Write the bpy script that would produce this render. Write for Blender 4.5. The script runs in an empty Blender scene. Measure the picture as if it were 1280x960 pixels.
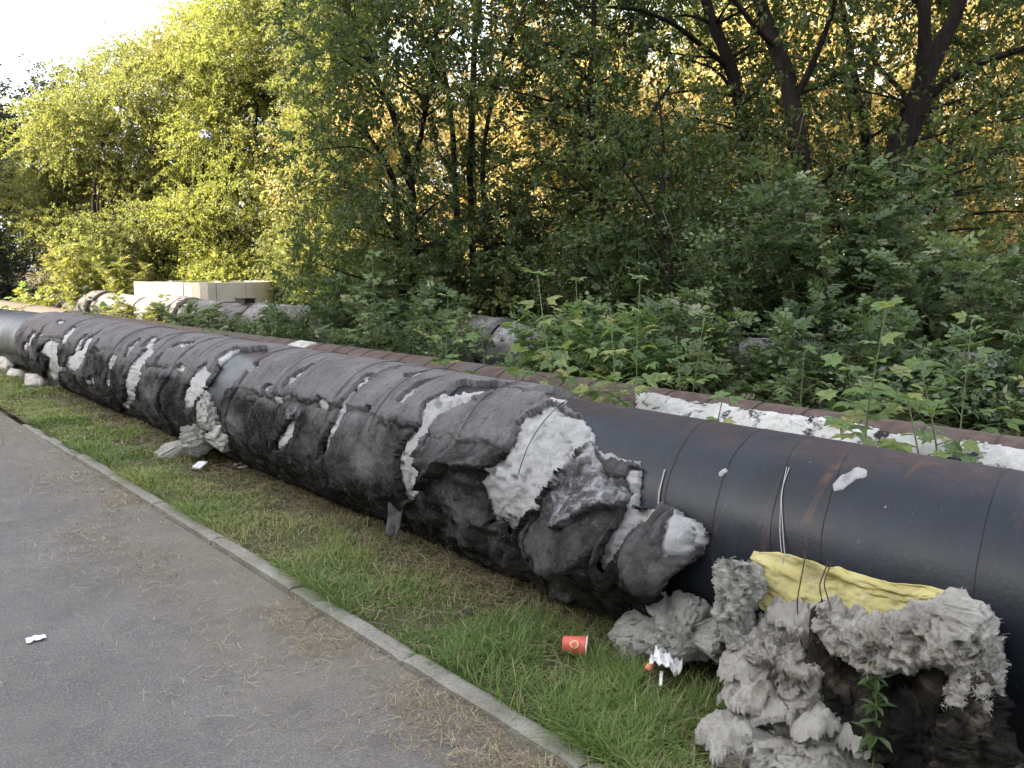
import bpy, math, random
import numpy as np
rng = np.random.default_rng(11)
random.seed(11)
S = bpy.context.scene
COL = S.collection
# ------------------------------------------------------------------ camera
cam_d = bpy.data.cameras.new('camera'); cam = bpy.data.objects.new('camera', cam_d); COL.objects.link(cam)
cam.location = (0, 0, 1.6); cam.rotation_euler = (math.radians(90-8.013), 0, math.radians(-41.585))
cam_d.sensor_width = 36; cam_d.lens = 28.97; cam_d.clip_start = .05; cam_d.clip_end = 2000
S.camera = cam
# ------------------------------------------------------------------ sky, sun, exposure
SUN_EL = 20.0
SUN_DIR = np.array([-.94, .34])            # horizontal direction towards the sun
az = math.atan2(SUN_DIR[0], SUN_DIR[1])     # clockwise from +Y is positive x
W = bpy.data.worlds.new('World'); S.world = W; W.use_nodes = True
nt = W.node_tree; sky = nt.nodes.new('ShaderNodeTexSky'); sky.sky_type = 'NISHITA'; sky.sun_disc = False
sky.sun_elevation = math.radians(SUN_EL); sky.sun_rotation = az
sky.air_density = 1.0; sky.dust_density = 2.5; sky.ozone_density = 1.0
hs = nt.nodes.new('ShaderNodeHueSaturation'); hs.inputs['Saturation'].default_value = .30; nt.links.new(sky.outputs[0], hs.inputs['Color'])
bg = nt.nodes['Background']; nt.links.new(hs.outputs[0], bg.inputs[0]); bg.inputs[1].default_value = .15
sl = bpy.data.lights.new('sun', 'SUN'); sl.energy = 5.0; sl.angle = math.radians(.5); sl.color = (1, .88, .68)
so = bpy.data.objects.new('sun', sl); COL.objects.link(so)
so.rotation_euler = (math.radians(90-SUN_EL), 0, math.pi - az)
so.location = (-20, 10, 30)
S.view_settings.view_transform = 'Standard'; S.view_settings.look = 'None'
S.view_settings.exposure = 2.75; S.view_settings.gamma = 1; S.view_settings.use_curve_mapping = False
S.render.engine = 'CYCLES'
S.cycles.max_bounces = 6; S.cycles.diffuse_bounces = 3; S.cycles.transmission_bounces = 4; S.cycles.glossy_bounces = 2
D = {'WOOL': [[(2.861, 71.9), (2.692, 62.8), (2.583, 62.0), (2.477, 54.3), (2.448, 47.9), (2.482, 39.1), (2.504, 31.4), (2.553, 19.8), (2.628, 4.7), (2.691, -4.8), (2.755, -11.5), (2.802, -21.0), (2.807, -14.7), (2.85, -7.0), (2.928, -11.8), (2.94, -2.2), (2.972, 5.1), (2.969, 17.0), (2.929, 22.7), (2.893, 30.8), (2.909, 43.9), (2.937, 48.2), (2.899, 57.2)], [(3.613, 61.3), (3.467, 72.0), (3.341, 76.6), (3.253, 74.1), (3.396, 56.8), (3.464, 49.3), (3.509, 42.3), (3.561, 33.9), (3.596, 24.2), (3.588, 16.3), (3.651, 11.3), (3.745, 12.0), (3.699, 25.0), (3.664, 36.1), (3.717, 49.8), (3.685, 58.7)], [(3.742, 10.5), (3.56, 14.2), (3.472, 5.7), (3.473, -4.8), (3.565, -13.9), (3.718, -18.2), (3.719, -2.6)], [(3.85, 78.5), (3.884, 67.0), (3.877, 54.4), (3.893, 45.6), (3.971, 47.0), (3.959, 57.0), (3.948, 67.7)], [(4.413, 68.2), (4.419, 50.4), (4.416, 36.8), (4.43, 26.6), (4.419, 16.3), (4.432, 2.2), (4.5, -6.6), (4.552, -0.1), (4.506, 12.9), (4.48, 21.3), (4.475, 35.8), (4.474, 51.1), (4.5, 66.0)], [(5.213, 70.1), (5.173, 52.4), (5.199, 41.3), (5.278, 40.8), (5.281, 33.6), (5.324, 41.8), (5.3, 50.3), (5.242, 62.3)], [(4.944, 19.9), (4.957, 4.8), (5.015, -7.5), (5.152, -13.1), (5.186, -9.6), (5.118, 1.9), (5.03, 13.3)], [(5.995, 46.2), (5.92, 57.1), (5.853, 50.3), (5.931, 43.3)], [(7.819, 91.5), (8.158, 66.1), (8.154, 52.8), (7.984, 38.8), (8.086, 25.2), (8.047, 4.3), (8.218, -12.1), (8.751, -41.2), (9.487, -60.6), (8.549, -17.0), (8.471, 13.2), (8.361, 29.2), (8.241, 45.1), (8.214, 61.4), (8.12, 86.6)], [(7.677, 61.0), (7.382, 66.0), (7.456, 56.7), (7.747, 54.0)], [(6.755, 43.5), (6.561, 34.5), (6.562, 21.7), (6.667, 5.9), (6.693, -4.1), (6.891, -5.6), (6.932, 6.1), (6.867, 23.5), (6.832, 37.5)], [(6.54, 75.9), (6.532, 46.5), (6.652, 50.3), (6.64, 60.8), (6.619, 71.6)], [(11.187, 26.8), (10.97, -9.5), (11.842, -60.2), (12.63, -57.8), (11.784, -18.8), (11.496, 0.7), (12.035, 4.2), (11.693, 26.3)], [(10.003, 57.5), (9.948, 29.5), (9.928, -0.2), (10.643, -9.3), (10.703, 8.4), (10.207, 24.7), (10.205, 41.1)], [(3.283, 77.4), (3.182, 80.3), (2.868, 86.6), (2.829, 77.0), (3.023, 77.5)], [(2.478, 50.6), (2.396, 46.4), (2.316, 43.6), (2.153, 43.7), (2.138, 40.7), (2.308, 40.3), (2.418, 45.3)], [(2.167, 35.8), (2.13, 39.0), (2.067, 18.7), (1.952, 21.0), (1.949, 18.0), (2.026, 12.8), (2.058, 6.0), (2.08, -2.7), (2.119, -10.8), (2.152, -9.3), (2.126, -0.1), (2.118, 10.2), (2.117, 20.2)], [(1.871, 24.0), (1.769, 20.0), (1.726, 15.0), (1.764, 6.6), (1.819, 6.7), (1.843, 15.3)], [(4.784, 36.3), (4.643, 34.3), (4.621, 28.6), (4.741, 27.9)], [(4.207, 38.4), (4.143, 38.1), (4.133, 34.4), (4.188, 34.7)], [(4.194, 74.7), (4.062, 85.3), (4.06, 74.2), (4.135, 70.3)], [(12.748, 31.8), (12.437, 29.9), (12.496, 10.4), (12.77, 8.1)], [(5.389, 25.3), (5.265, 28.7), (5.195, 25.5), (5.301, 23.1)], [(5.566, 31.7), (5.514, 37.2), (5.427, 36.1), (5.497, 29.6)], [(1.332, 63.7), (1.31, 68.4), (1.269, 68.1), (1.25, 61.7), (1.283, 58.4), (1.305, 52.0), (1.331, 49.8), (1.354, 52.7), (1.346, 58.3)], [(1.801, 47.8), (1.776, 51.9), (1.752, 50.6), (1.756, 45.7), (1.788, 44.8)], [(1.24, 45.2), (1.227, 46.4), (1.218, 44.3), (1.229, 42.8)], [(1.167, 48.7), (1.148, 51.0), (1.134, 49.0), (1.148, 46.9)]],
 'BARE': [[(3.125, 140), (3.125, 83.6), (2.876, 73.8), (2.628, 64.7), (2.469, 54.5), (2.44, 47.5), (2.313, 43.2), (2.149, 43.8), (2.11, 36.4), (2.082, 21.1), (1.95, 21.9), (1.945, 25.5), (1.875, 25.1), (1.721, 15.9), (1.748, 4.2), (1.835, -8.1), (1.898, -16.5), (1.976, -62), (1.976, -130), (-3, -130), (-3, 140)], [(6.248, 83.2), (6.545, 69.2), (6.517, 48.9), (6.485, 28.5), (6.615, 2.7), (6.476, -15.2), (6.143, -17.2), (6.104, 21.6), (6.018, 35.8), (5.981, 51.5), (5.969, 70.9)], [(3.661, 77.1), (3.46, 88.9), (3.257, 85.1), (3.311, 74.7), (3.448, 70.0), (3.518, 62.7), (3.623, 59.2)], [(13.4, 140), (13.6, 20), (13.1, -10), (12.6, -130), (60, -130), (60, 140)]],
 'SMEAR': [[(2.439, 46.4), (2.124, 24.1), (2.123, 20.8), (2.207, 19.9), (2.279, 11.9), (2.317, 5.9), (2.362, 3.3), (2.443, 1.0), (2.491, 10.5), (2.556, 17.5), (2.496, 34.9)]],
 'DARKFLAP': [[(2.418, 45.3), (2.14, 40.2), (2.114, 36.3), (2.124, 24.1), (2.211, 28.2), (2.327, 36.5)]],
 'BUMP': [(1.866, 4.1, 0.1, 0.15, 0.15), (1.969, -5.2, 0.07, 0.14, 0.09), (2.248, -8.2, 0.2, 0.13, 0.1), (2.538, -9.5, 0.16, 0.12, 0.055), (2.329, 23.1, 0.18, 0.12, 0.04), (2.882, -32.1, 0.14, 0.07, 0.05), (3.115, 13.7, 0.3, 0.05, 0.05), (3.326, -17.4, 0.3, 0.1, -0.02), (3.434, 1.4, 0.1, 0.12, 0.02), (4.268, -12.6, 0.4, 0.12, 0.03), (5.229, -14.0, 0.5, 0.1, 0.03), (5.841, 3.4, 0.25, 0.12, 0.03), (4.384, 3.2, 0.15, 0.1, 0.025), (5.022, -9.7, 0.12, 0.08, 0.03), (7.256, -2.6, 0.4, 0.12, 0.03), (9.87, -8.2, 0.5, 0.12, 0.04)],
 'PATCH2': [[(3.439, 78.1), (3.111, 89.3), (2.763, 70.7), (2.283, 72.6), (1.816, 77.5), (1.632, 68.0), (1.196, 75.4), (0.842, 78.8), (0.751, 9.2), (3.182, -0.6)]],
 'T_FORK': [[[9.84, 4.652, 0.975, 0.1831], [10.029, 4.647, 1.84, 0.1751], [10.225, 4.618, 2.609, 0.1672], [10.409, 4.563, 3.186, 0.1592], [10.618, 4.477, 3.715, 0.1513], [10.69, 4.455, 3.936, 0.1314], [10.764, 4.436, 4.186, 0.0717], [10.824, 4.416, 4.359, 0.0239]],
 [[10.578, 4.49, 3.59, 0.0876], [10.59, 4.432, 3.917, 0.0948], [10.543, 4.455, 4.391, 0.0783], [10.512, 4.494, 5.025, 0.0699], [10.481, 4.618, 6.114, 0.0462], [10.433, 4.736, 7.091, 0.0191]],
 [[10.561, 4.5, 3.571, 0.0876], [10.801, 4.49, 3.93, 0.1045], [11.098, 4.45, 4.395, 0.0893], [11.429, 4.398, 4.967, 0.082], [11.89, 4.347, 6.149, 0.058], [12.308, 4.347, 7.404, 0.0209]],
 [[10.656, 4.431, 3.648, 0.0597], [10.73, 4.136, 3.861, 0.0507], [10.772, 3.854, 4.0, 0.042], [10.866, 3.514, 4.067, 0.0374], [11.091, 3.079, 4.253, 0.022]],
 [[10.528, 4.521, 3.523, 0.0358], [10.603, 4.787, 3.855, 0.0325], [10.645, 5.075, 4.15, 0.029], [10.748, 5.321, 4.504, 0.0169]]],
 'T_DARK': [[[8.899, 4.818, 1.006, 0.1134], [8.936, 4.957, 1.92, 0.1059], [8.979, 5.074, 2.742, 0.1021], [8.96, 5.262, 3.655, 0.0945], [8.86, 5.454, 4.203, 0.0832], [8.792, 5.6, 4.66, 0.0756], [8.713, 5.859, 5.664, 0.0567], [8.652, 6.137, 6.852, 0.0189]],
 [[8.957, 5.23, 3.472, 0.0454], [8.979, 5.017, 3.88, 0.037], [9.0, 4.818, 4.356, 0.029], [8.996, 4.67, 4.98, 0.0142]],
 [[8.879, 5.42, 4.112, 0.0378], [8.392, 5.435, 4.288, 0.0292], [7.87, 5.51, 4.615, 0.0211], [7.357, 5.555, 4.828, 0.0102]]],
 'T_LEAN': [[[9.905, 5.933, 0.913, 0.1051], [9.907, 6.209, 2.393, 0.0963], [9.872, 6.459, 3.556, 0.0876], [9.82, 6.625, 4.191, 0.0832], [9.709, 6.823, 4.72, 0.0744], [9.637, 6.967, 5.143, 0.0701], [9.571, 7.214, 6.147, 0.0525], [9.579, 7.416, 7.258, 0.0175]],
 [[9.764, 6.691, 4.276, 0.0394], [9.168, 6.757, 4.511, 0.0338], [8.664, 6.72, 4.625, 0.0286], [7.983, 6.829, 4.685, 0.0197], [7.199, 7.001, 4.587, 0.0113]]],
 'T_THIN': [[[11.441, 5.239, 0.881, 0.0687], [11.531, 5.492, 2.65, 0.0641], [11.558, 5.624, 3.48, 0.0595], [11.532, 5.762, 4.088, 0.0549], [11.526, 5.84, 4.475, 0.0458], [11.485, 6.012, 5.193, 0.0366], [11.477, 6.205, 6.188, 0.0183]]],
 'T_LOW': [[[10.865, 4.411, 0.944, 0.0585], [11.039, 4.485, 2.155, 0.0543], [11.205, 4.456, 2.781, 0.0502], [11.435, 4.286, 2.963, 0.0418], [11.826, 3.958, 3.064, 0.0334], [12.302, 3.573, 3.266, 0.0209]],
 [[11.205, 4.456, 2.781, 0.0376], [11.676, 4.497, 3.308, 0.0343], [12.326, 4.368, 3.775, 0.0264], [13.136, 4.06, 4.044, 0.018]]],
 'T_MID': [[[6.927, 9.913, 0.85, 0.0717], [7.029, 10.062, 2.119, 0.0669], [7.057, 10.2, 2.984, 0.0621], [7.007, 10.353, 3.561, 0.0573], [6.898, 10.547, 4.08, 0.0478], [6.707, 10.858, 4.83, 0.043], [6.542, 11.146, 5.58, 0.0382], [6.508, 11.371, 6.618, 0.0191]],
 [[6.797, 10.029, 0.85, 0.0573], [6.886, 10.269, 2.006, 0.0529], [6.976, 10.456, 2.885, 0.0435], [6.867, 10.743, 3.363, 0.0341], [6.785, 10.975, 3.669, 0.0196]],
 [[7.067, 10.158, 2.811, 0.043], [7.163, 9.971, 3.699, 0.0376], [7.261, 9.795, 4.667, 0.0277], [7.29, 9.716, 5.82, 0.0136]]],
 'T_PAIR': [[[7.87, 9.746, 0.819, 0.0597], [7.986, 9.914, 2.261, 0.0547], [8.092, 10.07, 3.583, 0.0498], [8.218, 10.139, 4.544, 0.0448], [8.391, 10.188, 5.626, 0.0348], [8.595, 10.234, 6.828, 0.0199]],
 [[7.688, 9.907, 0.819, 0.0547], [7.87, 10.12, 2.265, 0.0501], [7.982, 10.328, 3.363, 0.0453], [8.047, 10.558, 4.353, 0.0355], [8.012, 10.901, 5.476, 0.0204]],
 [[8.033, 9.601, 0.819, 0.0448], [8.066, 9.707, 2.256, 0.0395], [8.085, 9.777, 3.433, 0.0343], [8.324, 9.648, 4.591, 0.0291], [8.65, 9.394, 5.497, 0.0193]]],
 'T_RIGHTMID': [[[7.892, 7.05, 0.944, 0.0585], [7.934, 7.221, 2.054, 0.0543], [7.966, 7.364, 2.963, 0.0502], [7.974, 7.528, 3.871, 0.0418], [8.126, 7.545, 4.679, 0.0334], [8.192, 7.696, 5.789, 0.0167]],
 [[7.947, 7.267, 2.357, 0.0334], [8.16, 6.936, 3.036, 0.0287], [8.276, 6.667, 3.591, 0.0201], [8.363, 6.384, 3.932, 0.0118]]],
 'T_YOUNG': [[[6.979, 5.286, 0.897, 0.0308], [7.005, 5.403, 1.641, 0.0274], [7.004, 5.528, 2.303, 0.024], [7.071, 5.578, 2.882, 0.0171], [7.075, 5.683, 3.46, 0.0103]],
 [[7.003, 5.451, 1.889, 0.0171], [6.638, 5.527, 2.363, 0.0133], [6.292, 5.55, 2.651, 0.0064]]],
 'CLOTH_U': [[2.501, 1.537, 0.606], [2.507, 1.462, 0.627], [2.51, 1.404, 0.637], [2.51, 1.33, 0.637], [2.506, 1.256, 0.625], [2.51, 1.218, 0.637], [2.51, 1.138, 0.638], [2.51, 1.074, 0.638], [2.512, 1.014, 0.642], [2.516, 0.945, 0.654], [2.516, 0.865, 0.653]],
 'CLOTH_L': [[2.44, 1.48, 0.494], [2.442, 1.439, 0.443], [2.444, 1.384, 0.423], [2.443, 1.31, 0.433], [2.44, 1.254, 0.464], [2.44, 1.2, 0.488], [2.44, 1.122, 0.505], [2.441, 1.057, 0.509], [2.443, 0.997, 0.544], [2.452, 0.926, 0.595], [2.463, 0.838, 0.639]],
 'RIM': [[2.44, 1.224, 0.518], [2.4, 1.131, 0.47], [2.38, 1.036, 0.463], [2.38, 0.949, 0.512], [2.38, 0.872, 0.575], [2.39, 0.817, 0.605], [2.4, 0.781, 0.568], [2.39, 0.757, 0.49], [2.37, 0.743, 0.397], [2.35, 0.735, 0.301], [2.33, 0.728, 0.183]],
 'ROLL': [[2.43, 1.535, 0.58], [2.4, 1.525, 0.5], [2.4, 1.543, 0.398], [2.4, 1.497, 0.305]],
 'PTS': {'cup': [2.277, 2.254, 0.0],
 'tissue': [2.351, 1.797, 0.0],
 'box': [2.357, 6.35, 0.0],
 'white': [0.703, 3.907, 0.0],
 'clumpA': [2.743, 2.097, 0.0],
 'clumpB': [2.607, 1.508, 0.0],
 'clumpC': [2.433, 1.253, 0.0],
 'clumpD': [2.635, 7.259, 0.0],
 'clumpE': [2.599, 12.078, 0.0],
 'clumpF': [2.62, 15.067, 0.0],
 'bit1': [2.73, 6.228, 0.0],
 'bit2': [2.718, 6.099, 0.0],
 'hang': [2.583, 3.92, 0.0],
 'weed': [2.32, 0.994, 0.233],
 'edge': [2.912, 0.768, 0.0],
 'soil': [2.754, 2.803, 0.0]}, 'CL_A': [[2.52, 2.049, 0.111, 0.1, 0.11, 0.09], [2.5, 1.777, 0.244, 0.1, 0.1, 0.12], [2.5, 1.891, 0.149, 0.1, 0.1, 0.07], [2.46, 1.611, 0.276, 0.08, 0.06, 0.09]],
 'CL_STRIP': [[2.5, 1.965, 0.331], [2.47, 1.892, 0.273], [2.44, 1.798, 0.226]],
 'CL_B': [[2.48, 1.33, 0.396, 0.09, 0.1, 0.1], [2.44, 1.397, 0.299, 0.1, 0.1, 0.1], [2.4, 1.423, 0.201, 0.1, 0.09, 0.1], [2.4, 1.277, 0.258, 0.1, 0.09, 0.1], [2.36, 1.38, 0.145, 0.1, 0.08, 0.09]],
 'CL_C': [[2.222, 1.395, 0.05, 0.12, 0.1, 0.08], [2.397, 1.309, 0.07, 0.12, 0.12, 0.1], [2.442, 1.165, 0.08, 0.12, 0.11, 0.1], [2.456, 1.026, 0.07, 0.11, 0.11, 0.09], [2.239, 1.176, 0.05, 0.15, 0.12, 0.07]],
 'CL_D': [[2.5, 6.465, 0.414, 0.08, 0.16, 0.13], [2.45, 6.629, 0.226, 0.09, 0.14, 0.12], [2.48, 6.177, 0.292, 0.08, 0.12, 0.11], [2.457, 7.11, 0.03, 0.16, 0.22, 0.06], [2.54, 6.553, 0.509, 0.06, 0.13, 0.1]],
 'CL_E': [[2.701, 12.495, 0.12, 0.12, 0.25, 0.16], [2.772, 11.976, 0.08, 0.1, 0.2, 0.12], [2.491, 12.43, 0.08, 0.1, 0.3, 0.12]],
 'CL_F': [[2.607, 14.958, 0.1, 0.12, 0.35, 0.14], [2.506, 13.747, 0.06, 0.12, 0.3, 0.1]],
 'CL_EDGE': [[2.835, 0.737, 0.13, 0.1, 0.07, 0.13], [2.795, 0.705, 0.08, 0.1, 0.08, 0.1]],
 'SAP': {'a': [3.75, 3.754, 0.643, 3.75, 3.973, 1.548],
 'b': [3.8, 3.316, 0.697, 3.8, 3.383, 1.358],
 'c': [4.7, 3.83, 0.519, 4.7, 3.896, 1.514],
 'd': [3.55, 2.443, 0.76, 3.55, 2.379, 0.977],
 'e': [3.65, 1.67, 0.752, 3.65, 1.629, 1.426],
 'f': [3.8, 1.448, 0.731, 3.8, 1.53, 1.174],
 'g': [3.75, 5.115, 0.586, 3.75, 4.947, 1.393],
 'h': [3.8, 10.421, 0.554, 3.8, 10.519, 1.172],
 'i': [3.9, 9.778, 0.596, 3.9, 9.91, 1.092],
 'j': [3.9, 15.727, 0.635, 3.9, 15.176, 1.24],
 'k': [3.6, 4.057, 0.729, 3.6, 3.978, 1.056],
 'l': [4.6, 3.431, 0.585, 4.6, 3.484, 1.137],
 'm': [3.55, 3.351, 0.77, 3.55, 3.524, 1.118],
 'n': [3.6, 1.521, 0.749, 3.6, 1.489, 1.037],
 'o': [4.9, 7.805, 0.32, 4.9, 7.825, 1.73],
 'p': [4.0, 20.993, 0.543, 4.0, 20.316, 1.31],
 's': [4.9, 5.256, 0.446, 4.9, 5.011, 1.197],
 't': [5.0, 4.676, 0.505, 5.0, 4.83, 1.501],
 'u': [4.9, 3.581, 0.469, 4.9, 3.471, 1.235],
 'v': [4.9, 5.861, 0.449, 4.9, 5.973, 1.118],
 'w': [3.6, 3.081, 0.776, 3.6, 3.151, 1.119],
 'q': [4.8, 2.532, 0.555, 4.8, 2.641, 1.077],
 'r': [4.9, 1.736, 0.479, 4.9, 1.713, 1.317]}, 'BLOB': {'T_FORK': [[13.33, 4.929, 6.671, 0.44], [10.394, 5.428, 1.803, 0.64], [12.271, 4.039, 6.008, 0.61], [11.738, 4.977, 5.793, 0.56], [9.531, 4.663, 1.893, 0.58], [9.479, 3.972, 1.437, 0.64], [11.781, 4.807, 6.446, 0.44], [11.795, 3.755, 4.424, 0.43], [10.862, 5.525, 5.538, 0.67], [12.167, 5.163, 5.359, 0.52], [11.619, 3.785, 5.082, 0.46], [9.922, 5.419, 3.793, 0.56], [13.901, 4.339, 6.888, 0.39], [13.502, 5.121, 7.11, 0.63], [13.179, 4.744, 6.088, 0.53], [11.087, 5.179, 6.461, 0.45], [11.762, 4.894, 6.05, 0.61], [12.834, 5.094, 6.119, 0.61], [11.129, 5.144, 5.922, 0.62], [10.837, 3.326, 4.478, 0.44], [10.596, 3.11, 4.972, 0.6], [11.227, 3.122, 4.749, 0.67], [10.964, 3.257, 2.962, 0.42], [11.666, 3.839, 5.422, 0.45], [10.494, 6.066, 4.663, 0.51], [10.558, 2.977, 3.267, 0.57], [11.346, 3.844, 5.977, 0.53], [11.851, 3.41, 5.699, 0.42], [12.477, 4.837, 5.567, 0.59], [10.457, 3.676, 3.58, 0.54], [9.266, 3.801, 1.793, 0.43], [12.116, 4.803, 5.069, 0.63], [9.584, 4.237, 2.739, 0.45], [10.761, 3.067, 2.631, 0.61], [11.84, 5.306, 6.466, 0.66], [9.826, 3.232, 2.832, 0.53], [10.606, 5.178, 1.468, 0.57], [9.953, 4.97, 4.89, 0.38], [10.157, 5.269, 4.481, 0.56], [10.022, 4.759, 3.764, 0.49], [11.379, 4.949, 3.961, 0.39], [11.495, 3.45, 4.927, 0.64], [9.886, 3.586, 2.916, 0.57], [12.737, 4.562, 5.622, 0.6], [9.257, 3.803, 2.614, 0.63], [13.615, 4.187, 6.244, 0.62], [13.098, 3.732, 6.441, 0.68], [10.998, 2.868, 2.201, 0.41], [10.645, 3.974, 2.671, 0.62], [11.841, 4.941, 4.397, 0.59], [11.467, 4.979, 6.502, 0.57], [10.582, 4.151, 5.605, 0.48], [9.782, 3.055, 2.013, 0.56], [10.033, 5.642, 6.313, 0.65]],
 'T_DARK': [[8.843, 4.848, 5.457, 0.43], [9.502, 5.03, 5.94, 0.47], [8.022, 4.928, 2.402, 0.51], [8.115, 5.741, 3.253, 0.63], [9.237, 4.118, 1.99, 0.49], [9.159, 4.901, 4.662, 0.48], [7.198, 5.986, 5.336, 0.53], [9.237, 5.181, 3.215, 0.41], [8.704, 5.029, 4.719, 0.67], [8.153, 5.393, 2.544, 0.59], [9.308, 5.137, 2.388, 0.4], [8.527, 5.201, 2.796, 0.4], [9.242, 4.995, 3.999, 0.49], [8.405, 5.458, 1.546, 0.65], [9.351, 4.418, 2.32, 0.62], [8.548, 4.628, 1.506, 0.47], [8.975, 4.306, 4.91, 0.67], [9.137, 4.916, 2.661, 0.51], [8.556, 5.581, 1.899, 0.54], [9.216, 5.507, 5.174, 0.42], [8.689, 5.371, 5.627, 0.58], [8.506, 4.409, 2.167, 0.62], [8.662, 5.582, 5.895, 0.55], [8.65, 5.063, 2.59, 0.42], [8.747, 5.749, 2.255, 0.66], [9.262, 4.618, 5.695, 0.62], [9.28, 5.293, 1.722, 0.57], [9.628, 5.475, 5.39, 0.64], [9.602, 4.932, 3.843, 0.48], [8.86, 5.188, 2.246, 0.45], [9.214, 4.348, 2.876, 0.5]],
 'T_LEAN': [[7.172, 6.555, 3.967, 0.52], [9.34, 6.314, 4.979, 0.41], [8.101, 6.45, 4.991, 0.46], [9.914, 5.868, 1.407, 0.39], [9.398, 7.136, 1.292, 0.65], [10.022, 7.527, 3.756, 0.51], [9.285, 7.432, 3.006, 0.68], [10.452, 6.341, 1.722, 0.61], [10.571, 8.015, 6.945, 0.64], [11.101, 7.427, 4.258, 0.59], [9.166, 7.426, 5.185, 0.46], [9.327, 7.993, 3.45, 0.68], [10.505, 7.778, 6.541, 0.62], [10.491, 6.394, 3.582, 0.49], [9.809, 6.376, 3.474, 0.58], [9.607, 6.149, 5.449, 0.38], [9.91, 6.4, 6.073, 0.54], [9.644, 6.516, 6.29, 0.5], [10.965, 7.924, 5.883, 0.4], [9.865, 6.33, 1.123, 0.59], [9.695, 6.702, 3.182, 0.56], [10.232, 6.19, 4.452, 0.46], [10.367, 6.431, 5.284, 0.62], [7.073, 7.02, 5.741, 0.44], [9.504, 5.907, 3.827, 0.53], [9.857, 6.879, 6.002, 0.66], [7.361, 6.628, 5.415, 0.44], [10.437, 8.259, 6.568, 0.39], [10.527, 7.433, 5.194, 0.44], [9.854, 6.065, 2.147, 0.43], [10.208, 7.698, 5.335, 0.61], [10.392, 8.238, 7.2, 0.53], [10.134, 7.071, 1.329, 0.53], [10.364, 6.644, 4.782, 0.44], [9.006, 7.589, 4.925, 0.49], [10.34, 6.75, 3.12, 0.62], [9.406, 6.847, 1.676, 0.58], [10.972, 7.451, 4.615, 0.64], [9.757, 5.622, 1.104, 0.39], [8.126, 6.758, 5.365, 0.4], [11.068, 7.957, 7.283, 0.57], [10.431, 7.928, 6.211, 0.56], [9.568, 8.369, 6.232, 0.68], [10.148, 6.959, 5.761, 0.62], [10.325, 7.09, 1.738, 0.48], [10.23, 7.203, 2.482, 0.46], [9.27, 6.68, 2.922, 0.4], [7.751, 7.038, 5.243, 0.6], [10.422, 6.056, 3.807, 0.62], [10.65, 7.296, 4.873, 0.45], [8.921, 7.485, 4.511, 0.64], [8.72, 6.843, 4.245, 0.51], [9.608, 8.073, 3.995, 0.54], [9.526, 7.57, 5.011, 0.67], [9.949, 7.05, 6.37, 0.46]],
 'T_THIN': [[10.563, 6.166, 6.076, 0.63], [11.268, 5.815, 3.202, 0.44], [11.087, 5.032, 1.323, 0.38], [11.409, 6.191, 5.798, 0.6], [11.583, 5.669, 6.355, 0.65], [11.471, 5.263, 1.658, 0.47], [11.44, 6.294, 2.091, 0.53], [10.837, 5.365, 2.713, 0.65], [10.803, 6.471, 5.072, 0.44], [11.01, 5.842, 6.015, 0.58], [10.523, 6.261, 6.65, 0.46], [11.397, 5.273, 3.484, 0.61], [11.315, 5.801, 1.171, 0.54], [11.855, 5.101, 1.051, 0.41], [12.416, 4.312, 1.081, 0.67], [11.493, 5.058, 2.611, 0.48], [12.643, 5.844, 5.808, 0.49], [11.431, 6.61, 3.329, 0.44], [10.409, 6.451, 5.998, 0.63], [11.106, 6.425, 4.355, 0.52], [10.797, 5.984, 4.987, 0.4], [11.692, 5.927, 3.691, 0.5], [12.467, 5.686, 5.204, 0.54], [12.399, 4.519, 1.394, 0.6], [12.076, 5.281, 5.677, 0.63], [10.945, 6.995, 4.602, 0.44], [12.085, 5.182, 3.76, 0.53]],
 'T_LOW': [[12.776, 3.374, 2.999, 0.42], [10.814, 2.948, 1.642, 0.5], [12.835, 4.973, 4.833, 0.61], [13.498, 3.6, 2.671, 0.51], [10.962, 3.284, 1.515, 0.59], [11.333, 3.746, 1.372, 0.45], [12.022, 3.491, 4.406, 0.68], [12.015, 3.253, 3.212, 0.54], [10.741, 4.575, 2.249, 0.41], [14.005, 3.616, 2.018, 0.51], [13.153, 4.784, 5.462, 0.68], [11.21, 4.334, 1.1, 0.39], [12.739, 4.947, 3.341, 0.43], [11.655, 4.542, 1.517, 0.54], [12.867, 3.276, 1.163, 0.66], [12.723, 3.881, 1.109, 0.55], [12.317, 3.566, 4.175, 0.55], [12.337, 4.481, 4.708, 0.47], [12.66, 3.567, 4.816, 0.49], [12.104, 3.373, 1.109, 0.61], [12.289, 5.118, 4.874, 0.64], [11.742, 5.004, 3.302, 0.55], [12.963, 4.351, 2.333, 0.39], [13.457, 3.662, 4.075, 0.56], [11.371, 3.76, 1.724, 0.39], [11.874, 4.684, 4.1, 0.48], [10.674, 5.076, 1.107, 0.57], [12.813, 4.07, 3.777, 0.65], [13.51, 4.297, 2.639, 0.65], [12.588, 4.263, 4.881, 0.44], [13.158, 5.101, 3.845, 0.55], [13.012, 4.39, 4.493, 0.6], [12.628, 4.26, 3.599, 0.65]],
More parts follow.
